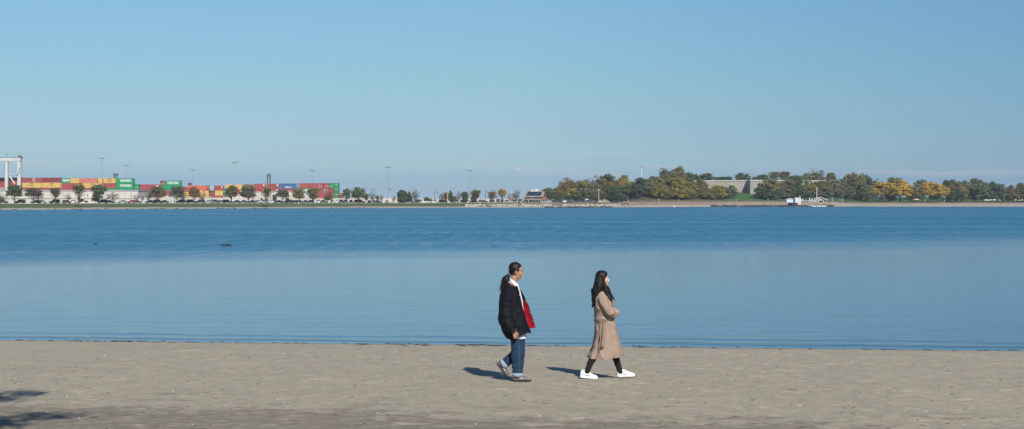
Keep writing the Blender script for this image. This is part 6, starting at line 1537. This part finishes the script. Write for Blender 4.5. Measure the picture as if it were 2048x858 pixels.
def wsleeve(path, rad):
    b = MB(); b.tube(crom(path, 20), [float(np.interp(t, np.linspace(0,1,len(rad)), rad)) for t in np.linspace(0,1,20)], 18)
    me = remeshed(b, 'sleeve', .009, 2, .5, disp=lambda p: .014*fbm(Vector((p.x*5+2, p.y*5, p.z*6)), 2) + .006*math.sin(p.x*42 - p.z*70 + 6*noise.noise(p*5))*math.exp(-((p.x-.06)/.05)**2)); return put(me, 'sleeve', BEIGE, CT)
wsleeve([Pw(1202, 591, -.145), Pw(1207, 601, -.205), Pw(1214, 613, -.225), Pw(1220.5, 621.5, -.212), Pw(1228, 623.5, -.13), Pw(1232, 622, -.01)], [.058, .070, .070, .070, .060, .050])
wsleeve([Pw(1202, 591, .145), Pw(1207, 601, .205), Pw(1215, 613, .225), Pw(1221.5, 621, .212), Pw(1230.5, 624, .10), Pw(1233, 622, -.03), Pw(1232.5, 621, -.10)], [.058, .070, .070, .068, .058, .050, .044])
# collar, lapels, belt, buttons
b = MB(); rgs = []
for xb, yb, xf, yf, w_, up_ in ((1193.5, 578, 1213, 586, .075, .02), (1190.5, 584, 1220, 594, .125, .02), (1189.6, 589, 1223, 599, .15, .012)):
    rgs.append([Vector((Pw(xb,0).x*(1-k)+Pw(xf,0).x*k, w_*math.sin(t), Pw(0,yb).z*(1-k)+Pw(0,yf).z*k+up_)) for t in np.linspace(.25, 2*math.pi-.25, 34) for k in [(1+math.cos(t))/2]])
inn = [[p + Vector((0,0,-.008)) + (Vector((Pw(1203,0).x,0,p.z))-p).normalized()*.004 for p in r_] for r_ in rgs]
b.loft(rgs + inn[::-1], cap=False, closed=False); b.build('collar', BEIGE, CT, True)
def ring_pt(py, an, off_=.0):
    z = Pw(0,py).z; r_ = min(rg, key=lambda q: abs(q[0].z - z)); j = int(round(an/(2*math.pi)*n)) % n; c0_ = Vector((sum(q.x for q in r_)/n, 0, 0)); p = r_[j]; d_ = Vector((p.x-c0_.x, p.y, 0)).normalized(); return Vector((p.x, p.y, z)) + d_*off_
b = MB()
bl = []
for a in np.linspace(1.75, 4.72, 34):
    sag = .4*math.sin((a-1.75)*3.2)
    o1 = ring_pt(635.6 + sag, a, .010); o2 = ring_pt(640.6 + sag, a, .014); i1 = ring_pt(635.6 + sag, a, .002); i2 = ring_pt(640.6+sag, a, .002); bl.append([o1, o2, i2, i1])
b.loft(bl); b.build('belt', BELT, CT)
def strap(pts, w_, th, nm, mat, par):
    b = MB(); r_ = []
    for p in pts: p = Vector(p); r_.append([p + Vector((-w_,-th,0)), p + Vector((w_,-th,0)), p + Vector((w_,th,0)), p + Vector((-w_,th,0))])
    b.loft(r_); return b.build(nm, mat, par)
strap([Pw(1206.5, 640, -.19), Pw(1206.3, 652, -.205), Pw(1205.2, 668, -.222), Pw(1203.6, 680, -.235), Pw(1202.8, 688, -.243)], .019, .005, 'belt_end', BELT, CT)
strap([Pw(1202.8, 687.0, -.245), Pw(1202.7, 690.0, -.247)], .022, .008, 'belt_buckle', paint('brown_buckle', (.09, .055, .03, 1), .5), CT)
def rp(z_, an, off_):
    r_ = min(rg, key=lambda q: abs(q[0].z - z_)); cx_ = sum(q.x for q in r_)/n; u = (an/(2*math.pi)*n) % n; k = int(u); p = r_[k].lerp(r_[(k+1) % n], u-k)
    d_ = Vector((p.x-cx_, p.y, 0)).normalized(); return Vector((p.x, p.y, p.z)) + d_*off_
pt = [[rp(Pw(0, y).z, 5.55 + .16*(y-594)/120 + da, of) for da, of in ((0, .001), (.012, .010), (.2, .010), (.45, .010), (.7, .009), (.95, .002))] for y in np.linspace(594, 712.5, 44)]
b = MB(); b.loft(pt, cap=False, closed=False); b.build('front_flap', BEIGE, CT, True)
BTN = paint('dark_button', (.03, .02, .015, 1), .4)
for py in (633.5, 656, 679):
    b = MB(); p = ring_pt(py, 5.85, .010); b.ell(p, (.010, .006, .010), 8); b.build('button', BTN, CT, True)
b = MB()
b.tube([Pw(1208, 660, -.08), Pw(1202, 680, -.085), Pw(1192.5, 701, -.085), Pw(1182.5, 717, -.085), Pw(1172.3, 742, -.085)], [.095,.082,.064,.054,.045], 14); b.tube([Pw(1208, 660, .08), Pw(1217, 682, .085), Pw(1226, 700, .085), Pw(1232.5, 715, .085), Pw(1242.8, 745, .085)], [.095,.082,.064,.056,.044], 14)
me = remeshed(b, 'trousers', .009, 2, .5, disp=lambda p: .006*fbm(Vector((p.x*14, p.y*14, p.z*18)), 3)); put(me, 'trousers', BLACKT, WOM)
shoe(WOM, Matrix.Translation(Pw(1159.3, 751.2, -.085)) @ Matrix.Rotation(math.radians(5.5), 4, 'Y'), 'sneaker')
shoe(WOM, Matrix.Translation(Pw(1235.4, 752.8, .085)) @ Matrix.Rotation(math.radians(-2), 4, 'Y'), 'sneaker')

# ---------------------------------------------------------------- the air over the bay
mb = MB(); mb.box(-6000, 6000, -45, 5400, -3.2, 46)
hm = bpy.data.materials.new('haze_air'); hm.use_nodes = True; t_ = hm.node_tree; t_.nodes.remove(t_.nodes['Principled BSDF'])
pv = t_.nodes.new('ShaderNodeVolumePrincipled'); pv.inputs['Color'].default_value = (.80, .88, 1.0, 1); pv.inputs['Density'].default_value = .00014; pv.inputs['Anisotropy'].default_value = .1
t_.links.new(pv.outputs[0], t_.nodes['Material Output'].inputs['Volume'])
hz = mb.build('haze', hm); tag(hz, 'thin pale sea haze over the bay', 'haze', kind='stuff')
finish_labels()
